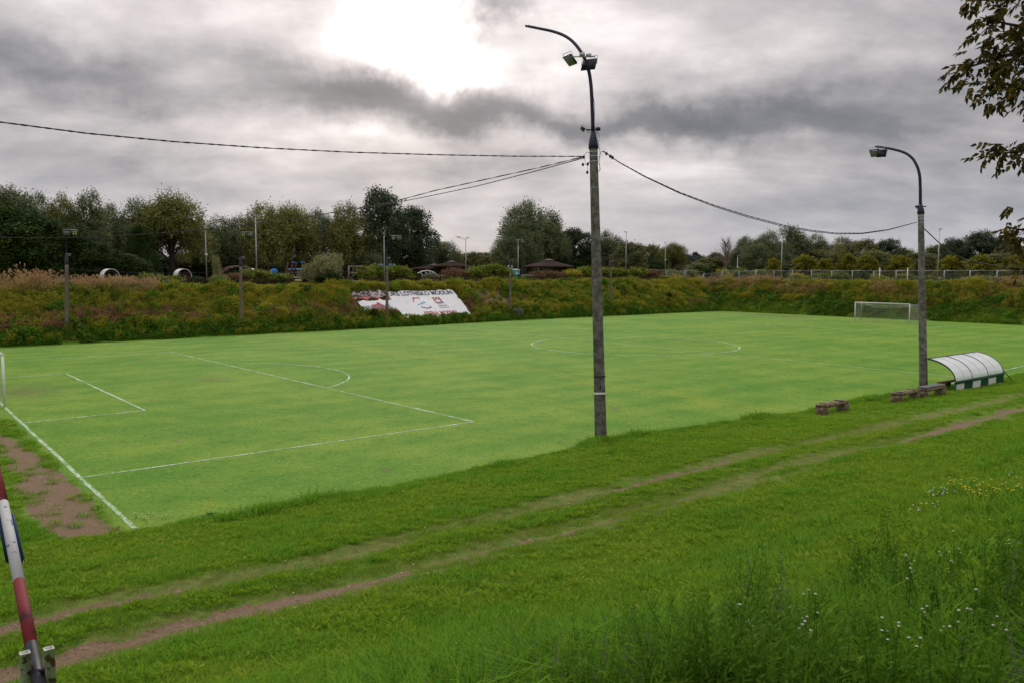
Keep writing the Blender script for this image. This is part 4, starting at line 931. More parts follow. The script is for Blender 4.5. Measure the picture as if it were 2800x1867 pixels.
FP = [(153, 770, 605, 530, 1, 'first far lighting pole, leftmost before the dark trees'), (553, 748, 610, 535, -1, 'second far lighting pole in front of the wooden arch climber'), (889, 738, 608, 543, 1, 'third far lighting pole between the banners'),
      (1172, 724, 612, 552, 1, 'fourth far lighting pole beside the portable toilet'), (1403, 722, 612, 557, 1, 'fifth far lighting pole just right of the near pole')]
far_tops = []
for i, (u, vb_, vt_, va, sg, lb) in enumerate(FP):
    y = float(foot(on_y(u, 700, 35)[0]))+1.3; p = on_y(u, vb_, y); x0 = p[0]; base = np.array([x0, y, float(terrain(x0, y))]); top = on_y(u, vt_, y)
    z_ = lambda v: on_y(u, v, y)[2]
    o = thing('lamp_post', lb, 'lamp post', base, 0, 'concrete lighting poles round the pitch'); T_ = top-base
    pole_shaft(np.array([0, 0, -.4]), T_, .19, .14, 0).build('shaft', worn('weathered_pole', (.15, .125, .105), (.24, .20, .17), 3, .9) if i == 0 else bpy.data.materials['weathered_pole'], o, True)
    b = MB(); b.tube([T_-[0, 0, .1], T_, T_+[0, 0, .9]], [.18, .17, .07], 10); b.build('cap', M_bluesteel, o)
    H_ = z_(va)-base[2]; A_ = np.array([T_[0], T_[1], T_[2]+.8]); q = np.linspace(0, 1, 12)
    P = np.stack([A_[0]+0*q, A_[1]-1.9*(1-np.cos(q*math.pi/2)), A_[2]+(H_-A_[2])*np.sin(q*math.pi/2)], 1)
    b = MB(); b.tube(P, .05, 7); b.build('arm', M_bluesteel, o, True)
    e = P[-1]; b = MB(); b.tube([e-RGT*.5, e+RGT*.5], .03, 5); b.build('crossbar', M_galv, o)
    s1, s2 = ((-.25, .45) if i == 0 else (.35, -.35)) if i < 2 else (.45, -.2)
    flood(o, e+RGT*s1-[0, 0, .3], tuple(-FWD*.8-np.array([0, 0, .55])), .6, .5)
    flood(o, e+RGT*s2-[0, 0, .3], tuple(-FWD*.8+RGT*.3-np.array([0, 0, .35])), .45, .45, leds=True)
    flood(o, T_+[0, 0, .7]+RGT*.25, tuple(-FWD*.7-np.array([0, 0, .6])), .25, .18, name='small_floodlight')
    band_ring(o, T_-[0, 0, .3], T_, .155, M_galv); far_tops.append(top)

# ------------------------------------------------------------------ overhead cables
def cable(label, P, r=.02, tw=False, grp='overhead cables between the lighting poles'):
    b = MB(); P = np.array(P); o0 = P[0].copy(); Q_ = P-o0
    if tw:
        k = len(Q_); n = k*10; t1 = np.linspace(0, 1, n); t0 = np.linspace(0, 1, k); S = np.stack([np.interp(t1, t0, Q_[:, j]) for j in range(3)], 1)
        ln = np.linalg.norm(Q_[-1]); ph = t1*ln*9
        for q in (0, math.pi): b.tube(S+r*.9*np.stack([np.cos(ph+q)*RGT[0], np.cos(ph+q)*RGT[1], np.sin(ph+q)], 1)*.55, r*.62, 4, False)
    else: b.tube(Q_, r, 5, False)
    o = b.build('overhead_cable', M_cable); o.location = o0; return tag(o, label, 'cable', grp)
A = on_x(1342, 360, 17.0)
E_ = on_y(0, 281, -27.0); far_l = A+(E_-A)*1.3; P = [on_y(u, v, A[1]+(A[0]-x)*.0) for u, v, x in []]
us = np.array([1342, 1180, 1000, 800, 600, 400, 200, 0, -200]); vs = np.array([360, 359.5, 356, 350, 340, 326, 307, 281, 248])
P = [on_y(u, v, A[1]) for u, v in zip(us, vs)]; cable('twisted black cable running from the near pole out of the upper left edge', P, .022, True)
cable('upper of two cables from the near pole across the pitch to the far left', [A+0*A]+[on_t(u, v, 34+(1342-u)*.036) for u, v in [(1240, 385), (1100, 416), (1000, 438), (900, 465), (820, 479), (700, 500), (560, 518), (450, 530), (300, 541), (170, 546), (60, 547), (0, 545), (-120, 541)]], .028, True)
cable('lower of two cables from the near pole merging with the upper', [A-[0, 0, .05]]+[on_t(u, v, 34+(1342-u)*.036) for u, v in [(1240, 391), (1100, 427), (1000, 448), (900, 468), (820, 481)]], .022)
cable('thin cable low along the far lighting poles', cat_(far_tops[0]-[0, 0, .5], far_tops[1]-[0, 0, .5], .35), .012)
cable('thin cable between the second and third far poles', cat_(far_tops[1]-[0, 0, .5], far_tops[2]-[0, 0, .5], .35), .012)
A2 = on_x(1386, 348, 17.0); B2 = on_x(2106, 511, 40.6)
def rc(off=0):
    q = [(1386, 348), (1420, 372), (1480, 405), (1560, 442), (1640, 472), (1720, 497), (1800, 518), (1860, 529), (1920, 536), (1980, 536), (2040, 528), (2106, 511)]
    return [on_t(u, v+off*math.sin((u-1386)/720*math.pi)*1.0, float((A2-CAM)@FWD)+(u-1386)/720*float((B2-A2)@FWD)) for u, v in q]
cable('upper twisted cable sagging between the near pole and the right pole', rc(0), .022, True)
cable('lower cable of the sagging pair on the right', rc(3.2), .018)
C2 = on_x(2122, 525, 40.6)
cable('cable leaving the right pole towards the right edge', [C2]+[on_t(u, v, float((C2-CAM)@FWD)+(u-2122)*.06) for u, v in [(2150, 552), (2180, 578), (2220, 598), (2280, 610), (2352, 616), (2420, 616)]], .03)

# ------------------------------------------------------------------ park lamp columns
def column(u, vt_, dp, label, arm=0, r=.09, cam_=False, vb_=640):
    p = on_t(u, 640, dp); z0 = float(terrain(p[0], p[1])); top = on_t(u, vt_, dp)[2]; h = top-z0
    o = thing('lamp_column', label, 'lamp column', (p[0], p[1], z0-.1), 0, 'slim galvanised lamp columns of the park')
    b = MB(); b.tube([(0, 0, 0), (0, 0, h*.98)], [r, r*.6], 9); b.build('shaft', M_galv, o, True)
    b = MB()
    if arm == 2: b.tube([(0, 0, h*.97), RGT*-1.25+[0, 0, h+.12]], .035, 5); b.tube([(0, 0, h*.97), RGT*.35+[0, 0, h+.05]], .035, 5); b.box(RGT*-1.1+[0, 0, h+.15], (.8, .25, .07)); b.box(RGT*.35+[0, 0, h+.08], (.4, .2, .06))
    else: b.tube([(0, 0, h*.97), (0, 0, h)], r*.7, 7); b.box(RGT*(.35*arm if arm else 0)+[0, 0, h+.05], (.62 if arm else .3, .26, .09))
    b.build('lamp_head', M_galv, o)
    if cam_: b = MB(); b.box((.0, -.12, h*.55), (.22, .25, .22)); b.build('camera_box', M_white, o)
column(475, 524, 100, 'slim lamp column left of the second far lighting pole', .5, .07, True); column(590, 493, 101, 'tallest pale lamp column before the olive willow', -1, .10)
column(883, 536, 104, 'slim lamp column just left of the third far lighting pole', 0, .07); column(1070, 546, 120, 'forked lamp column right of the left gazebo', 2, .085)
column(1190, 554, 122, 'lamp column beside the portable toilet', 0, .075); column(1437, 533, 140, 'tall plain lamp column right of the near pole', -.5, .085)
column(1527, 557, 160, 'lamp column with a camera box before the domed tree', 0, .08, True); column(1794, 540, 137, 'pale lamp column before the right hand grove', -.5, .10)
column(1693, 588, 150, 'short camera column beside the bare tree', 0, .09, True); column(2153, 526, 118, 'lamp column right of the right pole', .5, .09)

# ------------------------------------------------------------------ wooden rail fence
x0, x1 = 16.0, 107.0; fy = 44.6; n = 59
wf = thing('rail_fence', 'low dark wooden post and rail fence along the embankment crest', 'fence', (x0, fy, float(terrain(x0, fy))))
zb0 = float(wf.location.z); dx = (x1-x0)/n
b = MB(); b.box((0, 0, .45), (.11, .11, 1.05)); pm = b.mesh('post', M_darkwood)
b = MB(); b.box((0, 0, 0), (dx-.02, .05, .13)); rm = b.mesh('rail', M_darkwood)
for i in range(n+1):
    xx = i*dx; zz = float(terrain(x0+xx, fy))-zb0; p = link('post', pm, wf, (xx, 0, zz)); p.rotation_euler = (rng.normal()*.02, rng.normal()*.03, 0)
    if i < n:
        z2 = float(terrain(x0+xx+dx, fy))-zb0
        for h in (.42, .84):
            r_ = link('rail', rm, wf, (xx+dx/2, -.08, (zz+z2)/2+h)); r_.rotation_euler = (0, -math.atan2(z2-zz, dx)+rng.normal()*.008, 0)

# ------------------------------------------------------------------ mesh panel fence
mf = thing('mesh_fence', 'grey galvanised mesh panel fence along the right hand crest', 'fence', (100, 47, 5))
F0 = np.array([(101, 50.0), (108.5, 45.6), (116.2, 41), (116.4, 20), (115.9, 0), (115.2, -20), (115, -40)], float)
seg = np.concatenate([[0], np.cumsum(np.linalg.norm(np.diff(F0, axis=0), axis=1))]); st = np.arange(0, seg[-1], 3.5)
FXY = np.stack([np.interp(st, seg, F0[:, 0]), np.interp(st, seg, F0[:, 1])], 1)
b = MB(); H_ = 1.9
for a, c in (((0, 0, .1), (0, 0, H_)), ((3.42, 0, .1), (3.42, 0, H_)), ((0, 0, H_), (3.42, 0, H_)), ((0, 0, .12), (3.42, 0, .12))): b.tube([a, c], .028, 6)
frm = b.mesh('panel', M_galv); b = MB()
for i in range(1, 26): b.tube([(3.42*i/26, 0, .12), (3.42*i/26, 0, H_)], .004, 3, False)
for i in range(1, 9): b.tube([(0, 0, .12+(H_-.12)*i/9), (3.42, 0, .12+(H_-.12)*i/9)], .005, 3, False)
wm_ = b.mesh('wire_mesh', M_galv); b = MB(); b.box((.28, -.03, H_-.2), (.24, .02, .1)); clip = b.mesh('name_plate', M_teal)
b = MB(); b.box((0, 0, .07), (.6, .22, .14)); blk = b.mesh('foot_block', M_oldconc); b = MB(); b.tube([(0, 0, 0), (0, 0, H_+.05)], .045, 7); ps = b.mesh('post', M_galv)
for i in range(len(FXY)-1):
    a, c = FXY[i], FXY[i+1]; za, zc = float(terrain(*a)), float(terrain(*c)); ang = math.atan2(c[1]-a[1], c[0]-a[0])
    if i < 1 or True:
        off = np.array([a[0]-100, a[1]-47, za-5]); p = link('panel', frm, mf, off); p.rotation_euler = (0, -math.atan2(zc-za, 3.5)*.5, ang)
        wmo = link('wire_mesh', wm_, p); wmo['kind'] = 'stuff'; link('name_plate', clip, p)
    link('foot_block', blk, mf, off).rotation_euler = (0, 0, ang); link('post', ps, mf, off+np.array([-.04, 0, 0]))
for i, (u, lb) in enumerate([(2020, 'left white stake standing beside the mesh fence'), (2084, 'right white stake standing beside the mesh fence')]):
    p = on_x(u, 640, 115.4); b = MB(); b.box((0, 0, 1.15), (.1, .1, 2.5)); b.box((0, 0, 2.44), (.12, .12, .06)); o = b.build('stake', M_white); o.location = (p[0], p[1], float(terrain(p[0], p[1]))-.1); tag(o, lb, 'stake', 'white stakes by the fence')
p = on_x(1868/1.1905, 640, 110)

# ------------------------------------------------------------------ banners on the slope
def slope_pt(x, s):   # s in metres up the slope plane, measured horizontally from the foot
    return np.array([x, foot(x)+s, terrain(x, foot(x)+s)])
def sheet(u0, u1, s0, s1, nu, nv, edge=.12, amp=.05, ph=0):
    V_ = []; 
    for i in range(nu+1):
        for j in range(nv+1):
            a, c = i/nu, j/nv; x = u0+(u1-u0)*a; s = s0+(s1-s0)*c
            if j in (0, nv): s += edge*(vn(x*2.1+ph, j*3.)-.5)*2
            if i in (0, nu): x += edge*(vn(s*2.3+ph, i*3.)-.5)*2
            z = max(float(terrain(x, foot(x)+s)), 0); V_.append((x, foot(x)+s, z+.22+amp*(fbm(np.array(x*1.3+ph), np.array(s*1.6), 3)-.5)*2))
    q = [[i*(nv+1)+j, (i+1)*(nv+1)+j, (i+1)*(nv+1)+j+1, i*(nv+1)+j+1] for i in range(nu) for j in range(nv)]
    return np.array(V_), np.array(q)
def text_mesh(s):
    cu = bpy.data.curves.new('t', 'FONT'); cu.body = s; cu.size = 1; cu.offset = .018; ob = bpy.data.objects.new('t', cu); COL.objects.link(ob)
    dg = bpy.context.evaluated_depsgraph_get(); me = bpy.data.meshes.new_from_object(ob.evaluated_get(dg)); bpy.data.objects.remove(ob); return me
def put_print(me, x0, x1, s0, s1, name, m, par, ph, amp, up=.045):
    """lay flat lettering on the draped sheet"""
    V_ = np.zeros(len(me.vertices)*3); me.vertices.foreach_get('co', V_); V_ = V_.reshape(-1, 3); mn, mx_ = V_.min(0), V_.max(0)
    x = x0+(x1-x0)*(V_[:, 0]-mn[0])/(mx_[0]-mn[0]); s = s0+(s1-s0)*(V_[:, 1]-mn[1])/(mx_[1]-mn[1])
    z = terrain(x, foot(x)+s)+.22+amp*(fbm(x*1.3+ph, s*1.6, 3)-.5)*2+up
    V_ = np.stack([x, foot(x)+s, z], 1)-np.array(par.location); me.vertices.foreach_set('co', V_.ravel()); me.materials.clear(); me.materials.append(m)
    return link(name, me, par)
def shape_mesh(polys):
    bm = bmesh.new()
    for pl in polys: bm.faces.new([bm.verts.new((a, b_, 0)) for a, b_ in pl])
    bmesh.ops.triangulate(bm, faces=bm.faces); me = bpy.data.meshes.new('print'); bm.to_mesh(me); bm.free(); return me
BX0, BX1, S0, S1 = 45.9, 56.7, .75, 5.45
o0 = slope_pt(51, 3); ban = thing('banner', 'large white club banner spread on the slope with navy and red lettering', 'banner', o0)
V_, q = sheet(BX0, BX1, S0, S1, 60, 26); c_ = link('cloth', np_mesh('cloth', V_-o0, q, [M_banner], smooth=True), ban)
put_print(text_mesh('UKS LOTNISKO MODLIN'), BX0+.15, BX1-.35, 4.55, 5.32, 'lettering', M_navy, ban, 0, .05)
put_print(text_mesh('ARENA MODLIN'), 49.2, 54.6, 1.0, 1.75, 'lettering', M_redp, ban, 0, .05)
sq_ = lambda x, y, w_, h: [(x, y), (x+w_, y), (x+w_, y+h), (x, y+h)]
put_print(shape_mesh([sq_(0, .25, .16, .75), sq_(.84, .25, .16, .75), sq_(.16, .25, .68, .14), sq_(.16, .74, .24, .14), sq_(.56, .74, .28, .14), sq_(0, 1.0, .26, .14), sq_(.38, .88, .24, .26), sq_(.74, 1.0, .26, .14)]), 52.4, 53.6, 3.15, 4.15, 'castle_emblem', M_redp, ban, 0, .05)
put_print(shape_mesh([[(0, 0), (.3, -.06), (.7, .05), (1, 0), (1, .12), (.7, .17), (.3, .06), (0, .12)]]), 52.5, 53.8, 2.95, 3.12, 'wave_emblem', M_bluep, ban, 0, .05)
put_print(text_mesh('Samodzielny'), 52.45, 53.9, 2.5, 2.78, 'lettering', M_greyp, ban, 0, .05); put_print(text_mesh('Nowy Dwor'), 52.45, 54.0, 2.15, 2.42, 'lettering', M_greyp, ban, 0, .05)
def ringpoly(r0, r1, a0, a1, n=8, cx=0, cy_=0):
    return [[(cx+r*math.cos(a), cy_+r*math.sin(a)) for r, a in ((r0, t0), (r1, t0), (r1, t1), (r0, t1))] for t0, t1 in zip(np.linspace(a0, a1, n+1)[:-1], np.linspace(a0, a1, n+1)[1:])]
put_print(shape_mesh(ringpoly(.86, 1, .9, 3.3, 9)+[[(-.1, 1.0), (.35, 1.1), (.9, 1.35), (.4, 1.25)], [(-.9, .9), (-.3, 1.2), (-.1, 1.15), (-.7, .75)]]), 49.0, 50.6, 3.35, 4.3, 'crest_emblem', M_redp, ban, 0, .05)
put_print(shape_mesh([[(0, 0), (.5, .1), (.35, .6)], [(.55, .3), (.95, .25), (.8, .75)], [(-.5, -.2), (-.1, -.1), (-.3, .2)]]), 49.2, 50.7, 2.75, 3.5, 'crest_emblem', M_bluep, ban, 0, .05)
put_print(shape_mesh(ringpoly(.8, 1, 3.7, 5.7, 8)), 49.5, 51.2, 2.2, 2.55, 'crest_emblem', M_navy, ban, 0, .05)
o0 = slope_pt(43.5, 3); b2_ = thing('banner', 'smaller white banner with a red logo and letters below the crumpled one', 'banner', o0)
V_, q = sheet(41.0, 46.4, 2.0, 3.95, 36, 14, .16, .06, 5); link('cloth', np_mesh('cloth', V_-o0, q, [M_banner], smooth=True), b2_)
put_print(shape_mesh([[(0, 0), (.85, 0), (1, .35), (.7, .55), (.6, 1), (.45, .8), (.05, .7)]]), 42.4, 44.4, 2.15, 3.55, 'red_logo', M_redp, b2_, 5, .06, .04)
put_print(text_mesh('UNIVERSOL'), 41.4, 45.2, 2.35, 3.05, 'lettering', M_greyp, b2_, 5, .06, .07)
o0 = slope_pt(42.5, 5); b3 = thing('banner', 'crumpled black and orange banner half hidden in the weeds', 'banner', o0)
V_, q = sheet(40.6, 45.8, 4.3, 5.5, 40, 12, .3, .28, 9)
def crum(b):
    n_ = b.noise(objcoord(b), 1.3, 4, .6, 1.5); s = b.n.new('ShaderNodeSeparateXYZ'); b.l.new(objcoord(b), s.inputs[0])
    c = b.mix(b.step(n_, .50, .54), (.03, .028, .032), (.42, .36, .34)); c = b.mix(b.step(b.m('ADD', b.m('MULTIPLY', s.outputs[1], -1), b.m('MULTIPLY', n_, .8)), .75, .85), c, (.45, .12, .07)); return principled(b, c, .4, bump=n_, bstr=.6)
link('cloth', np_mesh('cloth', V_-o0, q, [mat('crumpled_print', crum)], smooth=True), b3)

#PLAY
# ------------------------------------------------------------------ gazebos, playground, toilet, boards
def gazebo(u0, u1, v_eave, v_top, y, label, rows=9):
    pc = on_y((u0+u1)/2, v_eave, y); W2 = (on_y(u1, v_eave, y)[0]-on_y(u0, v_eave, y)[0])/2*.80; x0, z0 = pc[0], float(terrain(pc[0], y)); ze = pc[2]-z0; zt = on_y((u0+u1)/2, v_top, y)[2]-z0; zr = ze+(zt-ze)*.62
    o = thing('gazebo', label, 'gazebo', (x0, y, z0), .10, 'brown picnic gazebos'); N = 8; an = [math.pi/8+i*math.pi/4 for i in range(N)]
    rf = None; b = MB()
    P = lambda r, z, a: (math.cos(a)*r*W2, math.sin(a)*r*W2, z)
    for i in range(N):
        a0, a1 = an[i], an[i]+math.pi/4
        for k in range(rows):   # stepped shingle courses
            f0, f1 = k/rows, (k+1)/rows; r0, r1 = 1-f0*.8, 1-f1*.8; z0_, z1_ = ze+(zr-ze)*f0, ze+(zr-ze)*f1
            b.add([P(r0+.01, z0_+.04, a0), P(r0+.01, z0_+.04, a1), P(r1, z1_+.0, a1), P(r1, z1_, a0), P(r0+.01, z0_-.02, a0), P(r0+.01, z0_-.02, a1)], [[0, 1, 2, 3], [4, 5, 1, 0]])
    rf = b.build('roof', M_roof, o); b = MB()
    for i in range(N):
        a0, a1 = an[i], an[i]+math.pi/4; b.tube([P(1.0, ze-.08, a0), P(1.0, ze-.08, a1)], .09, 4)
    b.build('eaves_board', M_wood, o); b = MB(); zt0 = zr+(zt-zr)*.3
    for i in range(N):
        a0, a1 = an[i], an[i]+math.pi/4; b.add([P(.15, zr-.1, a0), P(.15, zr-.1, a1), P(.15, zt0, a1), P(.15, zt0, a0)], [[0, 1, 2, 3]]); b.add([P(.24, zt0, a0), P(.24, zt0, a1), (0, 0, zt)], [], [[0, 1, 2]])
    b.build('cupola', M_roof, rf)
    for i in range(N):
        b = MB(); a = an[i]; b.tube([P(.8, -.1, a), P(.8, ze, a)], .09, 6); b.tube([P(.8, ze-.8, a), P(.62, ze+.05, a+.12)], .05, 4); b.build('post', M_wood, o)
    b = MB()
    b.box((0, 0, .42), (W2*.6, .5, .06)); b.box((-W2*.25, 0, .2), (.08, .4, .4)); b.box((W2*.25, 0, .2), (.08, .4, .4)); b.build('bench', M_wood, o)
gazebo(968, 1072, 614, 600, 58, 'brown hipped gazebo behind, its eaves peeping left of the front one') if False else None
gazebo(986, 1088, 611, 599, 56, 'front left brown gazebo with a small cupola'); gazebo(938, 1058, 617, 606, 62, 'gazebo half hidden behind the front left one'); gazebo(1203, 1318, 612, 594, 56, 'right hand brown gazebo with cupola, left of the near pole')

def ring(u, v, dpx, y, rz, label):
    p = on_y(u, v, y); dd = (p-CAM)@FWD; R_ = dpx/1852*dd/2; z0 = float(terrain(p[0], y)); cz = p[2]-z0; 
    o = thing('tunnel_ring', label, 'play tunnel', (p[0], y, z0), rz, 'white rings of the playground'); n = 40; w_ = 1.1
    for r, m_, nm in ((R_, M_white, 'shell'), (R_-.07, M_wood, 'lining')):
        b = MB(); V_ = []
        for x in (-w_/2, w_/2):
            for k in range(n): a = k*2*math.pi/n; V_.append((x, math.cos(a)*r, cz+math.sin(a)*r))
        for x in (-w_/2, w_/2):
            for k in range(n): a = k*2*math.pi/n; V_.append((x, math.cos(a)*(r-.05), cz+math.sin(a)*(r-.05)))
        Qs = []
        for k in range(n):
            j = (k+1) % n; Qs += [[k, j, n+j, n+k], [2*n+k, 3*n+k, 3*n+j, 2*n+j], [k, 2*n+k, 2*n+j, j], [n+k, n+j, 3*n+j, 3*n+k]]
        b.add(V_, Qs); b.build(nm, m_, o)
    b = MB(); b.box((0, 0, (cz-R_)/2+.05), (w_*.8, .9, max(.1, cz-R_+.2))); b.box((0, 0, .02), (w_, 1.3, .12)); b.build('plinth', M_oldconc, o)
ring(252, 636, 36, 50, -.75+math.pi/2+.9, 'leftmost white ring tunnel above the tan reeds'); ring(419, 635, 34, 50, -.75+math.pi/2+.9, 'second white ring tunnel standing clear on the crest'); ring(574, 634, 34, 56, .9, 'third white ring tunnel half hidden behind the wavy climber')

# wavy wooden climber with studs, rope and blue head
cl = thing('wavy_climber', 'long wavy brown wooden play snake with a blue paddle head', 'play structure', on_y(555, 640, 53)); cl.location.z = 5
def CP(u, v, y=53): return np.array(on_y(u, v, y))-np.array(cl.location)
arc = [(492, 640), (500, 632), (512, 626), (520, 620), (533, 615), (548, 613), (562, 614), (574, 618), (584, 625), (592, 632), (602, 634), (614, 630), (622, 624)]
for w0 in (0, 1.2):
    b = MB()
    for a, c in zip(arc[:-1], arc[1:]):
        A_, C_ = CP(*a)+[0, w0, 0], CP(*c)+[0, w0, 0]; b.tube([A_, C_], .16, 4)
    b.build('beam', M_wood, cl)
b = MB()
for a in arc[1:-1]: b.box(CP(*a)+[0, -.17, 0], (.09, .06, .09))
b.build('stud', M_rope, cl)['kind'] = 'stuff'
b = MB(); c0 = CP(630, 624); n = 18; V_ = [c0+[math.cos(k*2*math.pi/n)*.5, 0, math.sin(k*2*math.pi/n)*.38] for k in range(n)]+[c0+[math.cos(k*2*math.pi/n)*.5, .12, math.sin(k*2*math.pi/n)*.38] for k in range(n)]+[c0, c0+[0, .12, 0]]
b.add(V_, [[k, (k+1) % n, n+(k+1) % n, n+k] for k in range(n)], [[2*n, (k+1) % n, k] for k in range(n)]+[[2*n+1, n+k, n+(k+1) % n] for k in range(n)]); b.build('paddle', M_blueplay, cl)
for u in (578, 590, 622): b = MB(); b.tube([CP(u, 622), CP(u+3, 642)], .06, 5); b.build('leg', M_white, cl)
# rib climbing frame
rf_ = thing('rib_frame', 'climbing frame of curved brown ribs with a blue beam and ropes', 'climbing frame', on_y(690, 640, 55)); rf_.location.z = 5
def RP(u, v, y=55): return np.array(on_y(u, v, y))-np.array(rf_.location)
for (a, c, e), tipb in [(((656, 643), (657, 622), (662, 603)), 0), (((668, 643), (669, 622), (673, 603)), 1), (((677, 632), (678, 618), (680, 602)), 0), (((693, 636), (696, 618), (693, 603)), 1), (((704, 640), (705, 620), (699, 602)), 0)]:
    b = MB(); b.tube([RP(*a), RP(*c), RP(*e)], [.17, .16, .13], 5); q_ = b.build('rib', M_wood, rf_)
    if tipb: b = MB(); b.box(RP(*e), (.34, .3, .2)); b.build('tip', M_blueplay, q_)
b = MB(); b.tube([RP(657, 619), RP(712, 619)], .10, 5); b.build('beam', worn('pale_blue_paint', (.16, .38, .55), (.2, .42, .58)), rf_)
b = MB()
for u in range(660, 712, 4): b.tube([RP(u, 620), RP(u+rng.normal()*1.5, 643)], .02, 3, False)
for v in (626, 632, 638): b.tube([RP(658, v), RP(708, v)], .02, 3, False)
b.build('rope_net', M_rope, rf_)['kind'] = 'stuff'
b = MB(); b.tube([RP(643, 646), RP(652, 636), RP(668, 620)], .12, 4); b.build('ramp', M_wood, rf_)
# log frame
lf = thing('log_frame', 'square frame of round logs right of the big willow bush', 'play structure', on_y(817, 645, 49)); lf.location.z = 5
def LP(u, v, y=49): return np.array(on_y(u, v, y))-np.array(lf.location)
for u in (801, 834): b = MB(); b.tube([LP(u, 652), LP(u, 611)], .12, 8); b.build('post', M_logwood, lf)
for v in (613, 628): b = MB(); b.tube([LP(800, v), LP(835, v)], .10, 8); b.build('crossbar', M_logwood, lf)
for u in (811, 822): b = MB(); b.tube([LP(u, 614), LP(u, 636)], .025, 5); b.build('rope', M_rope, lf)
# blue roofed play post
bp2 = thing('play_post', 'wooden play post with bright blue fins beside the third far pole', 'play structure', on_y(876, 645, 51)); bp2.location.z = 5
def BP(u, v, y=51): return np.array(on_y(u, v, y))-np.array(bp2.location)
for u in (871, 905): b = MB(); b.tube([BP(u, 645), BP(u, 606)], .13, 7); b.build('post', M_logwood, bp2)
for u in (873, 893):
    b = MB(); c = BP(u, 612); V_ = [c+[a*.06*14, yy, h] for yy in (0, .1) for a, h in ((0, .2), (.35, .35), (.9, .15), (.6, -.05), (.25, -.2))]
    b.add(V_, [[0, 1, 6, 5], [1, 2, 7, 6], [2, 3, 8, 7], [3, 4, 9, 8], [4, 0, 5, 9]], [[0, 2, 1], [0, 3, 2], [0, 4, 3], [5, 6, 7], [5, 7, 8], [5, 8, 9]]); b.build('fin', M_blueplay, bp2)
b = MB(); b.tube([BP(850, 624), BP(871, 620), BP(900, 622)], .07, 5); b.build('rail', M_white, bp2)
# white bony arch
wa = thing('arch_climber', 'pale arched climber of curved white bars left of the front gazebo', 'climbing frame', on_y(970, 645, 50)); wa.location.z = 5
def WP(u, v, y=50): return np.array(on_y(u, v, y))-np.array(wa.location)
top_ = [(944, 642), (954, 633), (962, 627), (972, 623), (984, 622), (994, 625), (1004, 632), (1010, 637)]
for yy in (50, 51.2):
    b = MB(); b.tube([WP(u, v, yy) for u, v in top_], .075, 6); b.build('arch', M_white, wa)
for u, v in [(958, 630), (968, 625), (978, 622.5), (988, 623), (996, 626)]:
    b = MB(); b.tube([WP(u-3, v), WP(u+2, v+7), WP(u+1, 642)], .05, 5); b.build('rib', M_white, wa)
# portable toilet
pt = thing('portable_toilet', 'small teal portable toilet with white roof on the crest', 'portable toilet', on_y(1182, 645, 52)); pt.location.z = float(terrain(pt.location.x, 52))
b = MB(); b.box((0, 0, .95), (1.15, 1.15, 1.9)); b.build('cabin', M_teal, pt)
b = MB(); b.box((0, 0, 1.98), (1.25, 1.25, .14)); b.box((0, 0, 2.09), (.9, .9, .1)); b.build('roof', M_white, pt)
b = MB(); b.box((0, -.59, .95), (.8, .03, 1.7)); d_ = b.build('door', M_teal, pt); b = MB(); b.box((.1, -.61, 1.35), (.5, .012, .3)); b.build('notice', M_white, d_)
for i, (u, lb) in enumerate([(1178, 'grey backed notice board on two legs left of the toilet')]):
    p = on_y(u-6, 640, 50); o = thing('notice_board', lb, 'sign', (p[0], p[1], float(terrain(p[0], 50))))
    b = MB(); b.box((0, 0, 2.1), (.9, .05, 1.2)); b.build('panel', M_galv, o)
    for s in (-.38, .38): b = MB(); b.tube([(s, .05, 0), (s, .05, 2.7)], .03, 5); b.build('leg', M_galv, o)

# ------------------------------------------------------------------ goals
def goal(loc, rz, label, depth=1.6, stanchion=True):
    o = thing('goal', label, 'football goal', loc, rz, 'football goals'); r = .06
    for s in (-3.66, 3.66): b = MB(); b.tube([(0, s, 0), (0, s, 2.5)], r, 12); b.build('goalpost', M_white, o, True)
    b = MB(); b.tube([(0, -3.72, 2.5), (0, 3.72, 2.5)], r, 12); b.build('crossbar', M_white, o, True)
    for s in (-3.9, 3.9):
        b = MB(); b.tube([(-depth-.6, s, 0), (-depth-.6, s, 2.6)], .04, 7); b.build('net_stanchion', M_white if s*math.cos(rz) < 0 else M_galv, o)
    b = MB(); sp_ = .16
    def top(y, k): return 2.47-.42*k*(1-(y/3.9)**2)-.12*k
    for i in range(int(7.6/sp_)+1):
        y = -3.66+i*7.32/int(7.6/sp_); b.tube([(0, y, 2.47), (-depth*.5, y*1.03, top(y, .6)), (-depth-.5, y*1.06, top(y, .8)), (-depth-.6, y*1.06, .0)], .006, 3, False)
    for i in range(15):
        z = .04+i*.16; b.tube([(-depth-.58, -3.88, z), (-depth-.58, 3.88, z)], .006, 3, False)
        for s in (-1, 1): b.tube([(0, s*3.66, z), (-depth-.58, s*3.88, z)], .006, 3, False)
    for i in range(13):
        x = -i*(depth+.5)/13
        for s in (-1, 1): b.tube([(x, s*(3.66+.02*i), 0), (x, s*(3.66+.02*i), 2.4)], .006, 3, False)
    for k in (.2, .45, .7, .95): b.tube([(-(depth+.5)*k, y*1.03, top(y, k)) for y in np.linspace(-3.7, 3.7, 14)], .007, 3, False)
    b.build('net', M_net, o)['kind'] = 'stuff'
    b = MB(); b.tube([(-depth-.5, -3.9, 2.5)]+[(-depth*.6-.3, y, 2.30-.45*(1-(y/3.9)**2)) for y in np.linspace(-3.3, 3.3, 9)]+[(-depth-.5, 3.9, 2.5)], .016, 4); b.build('net_rope', M_net, o)
goal((100.0, 3.65, 0), math.pi, 'far goal with white frame and sagging net before the right hand embankment')
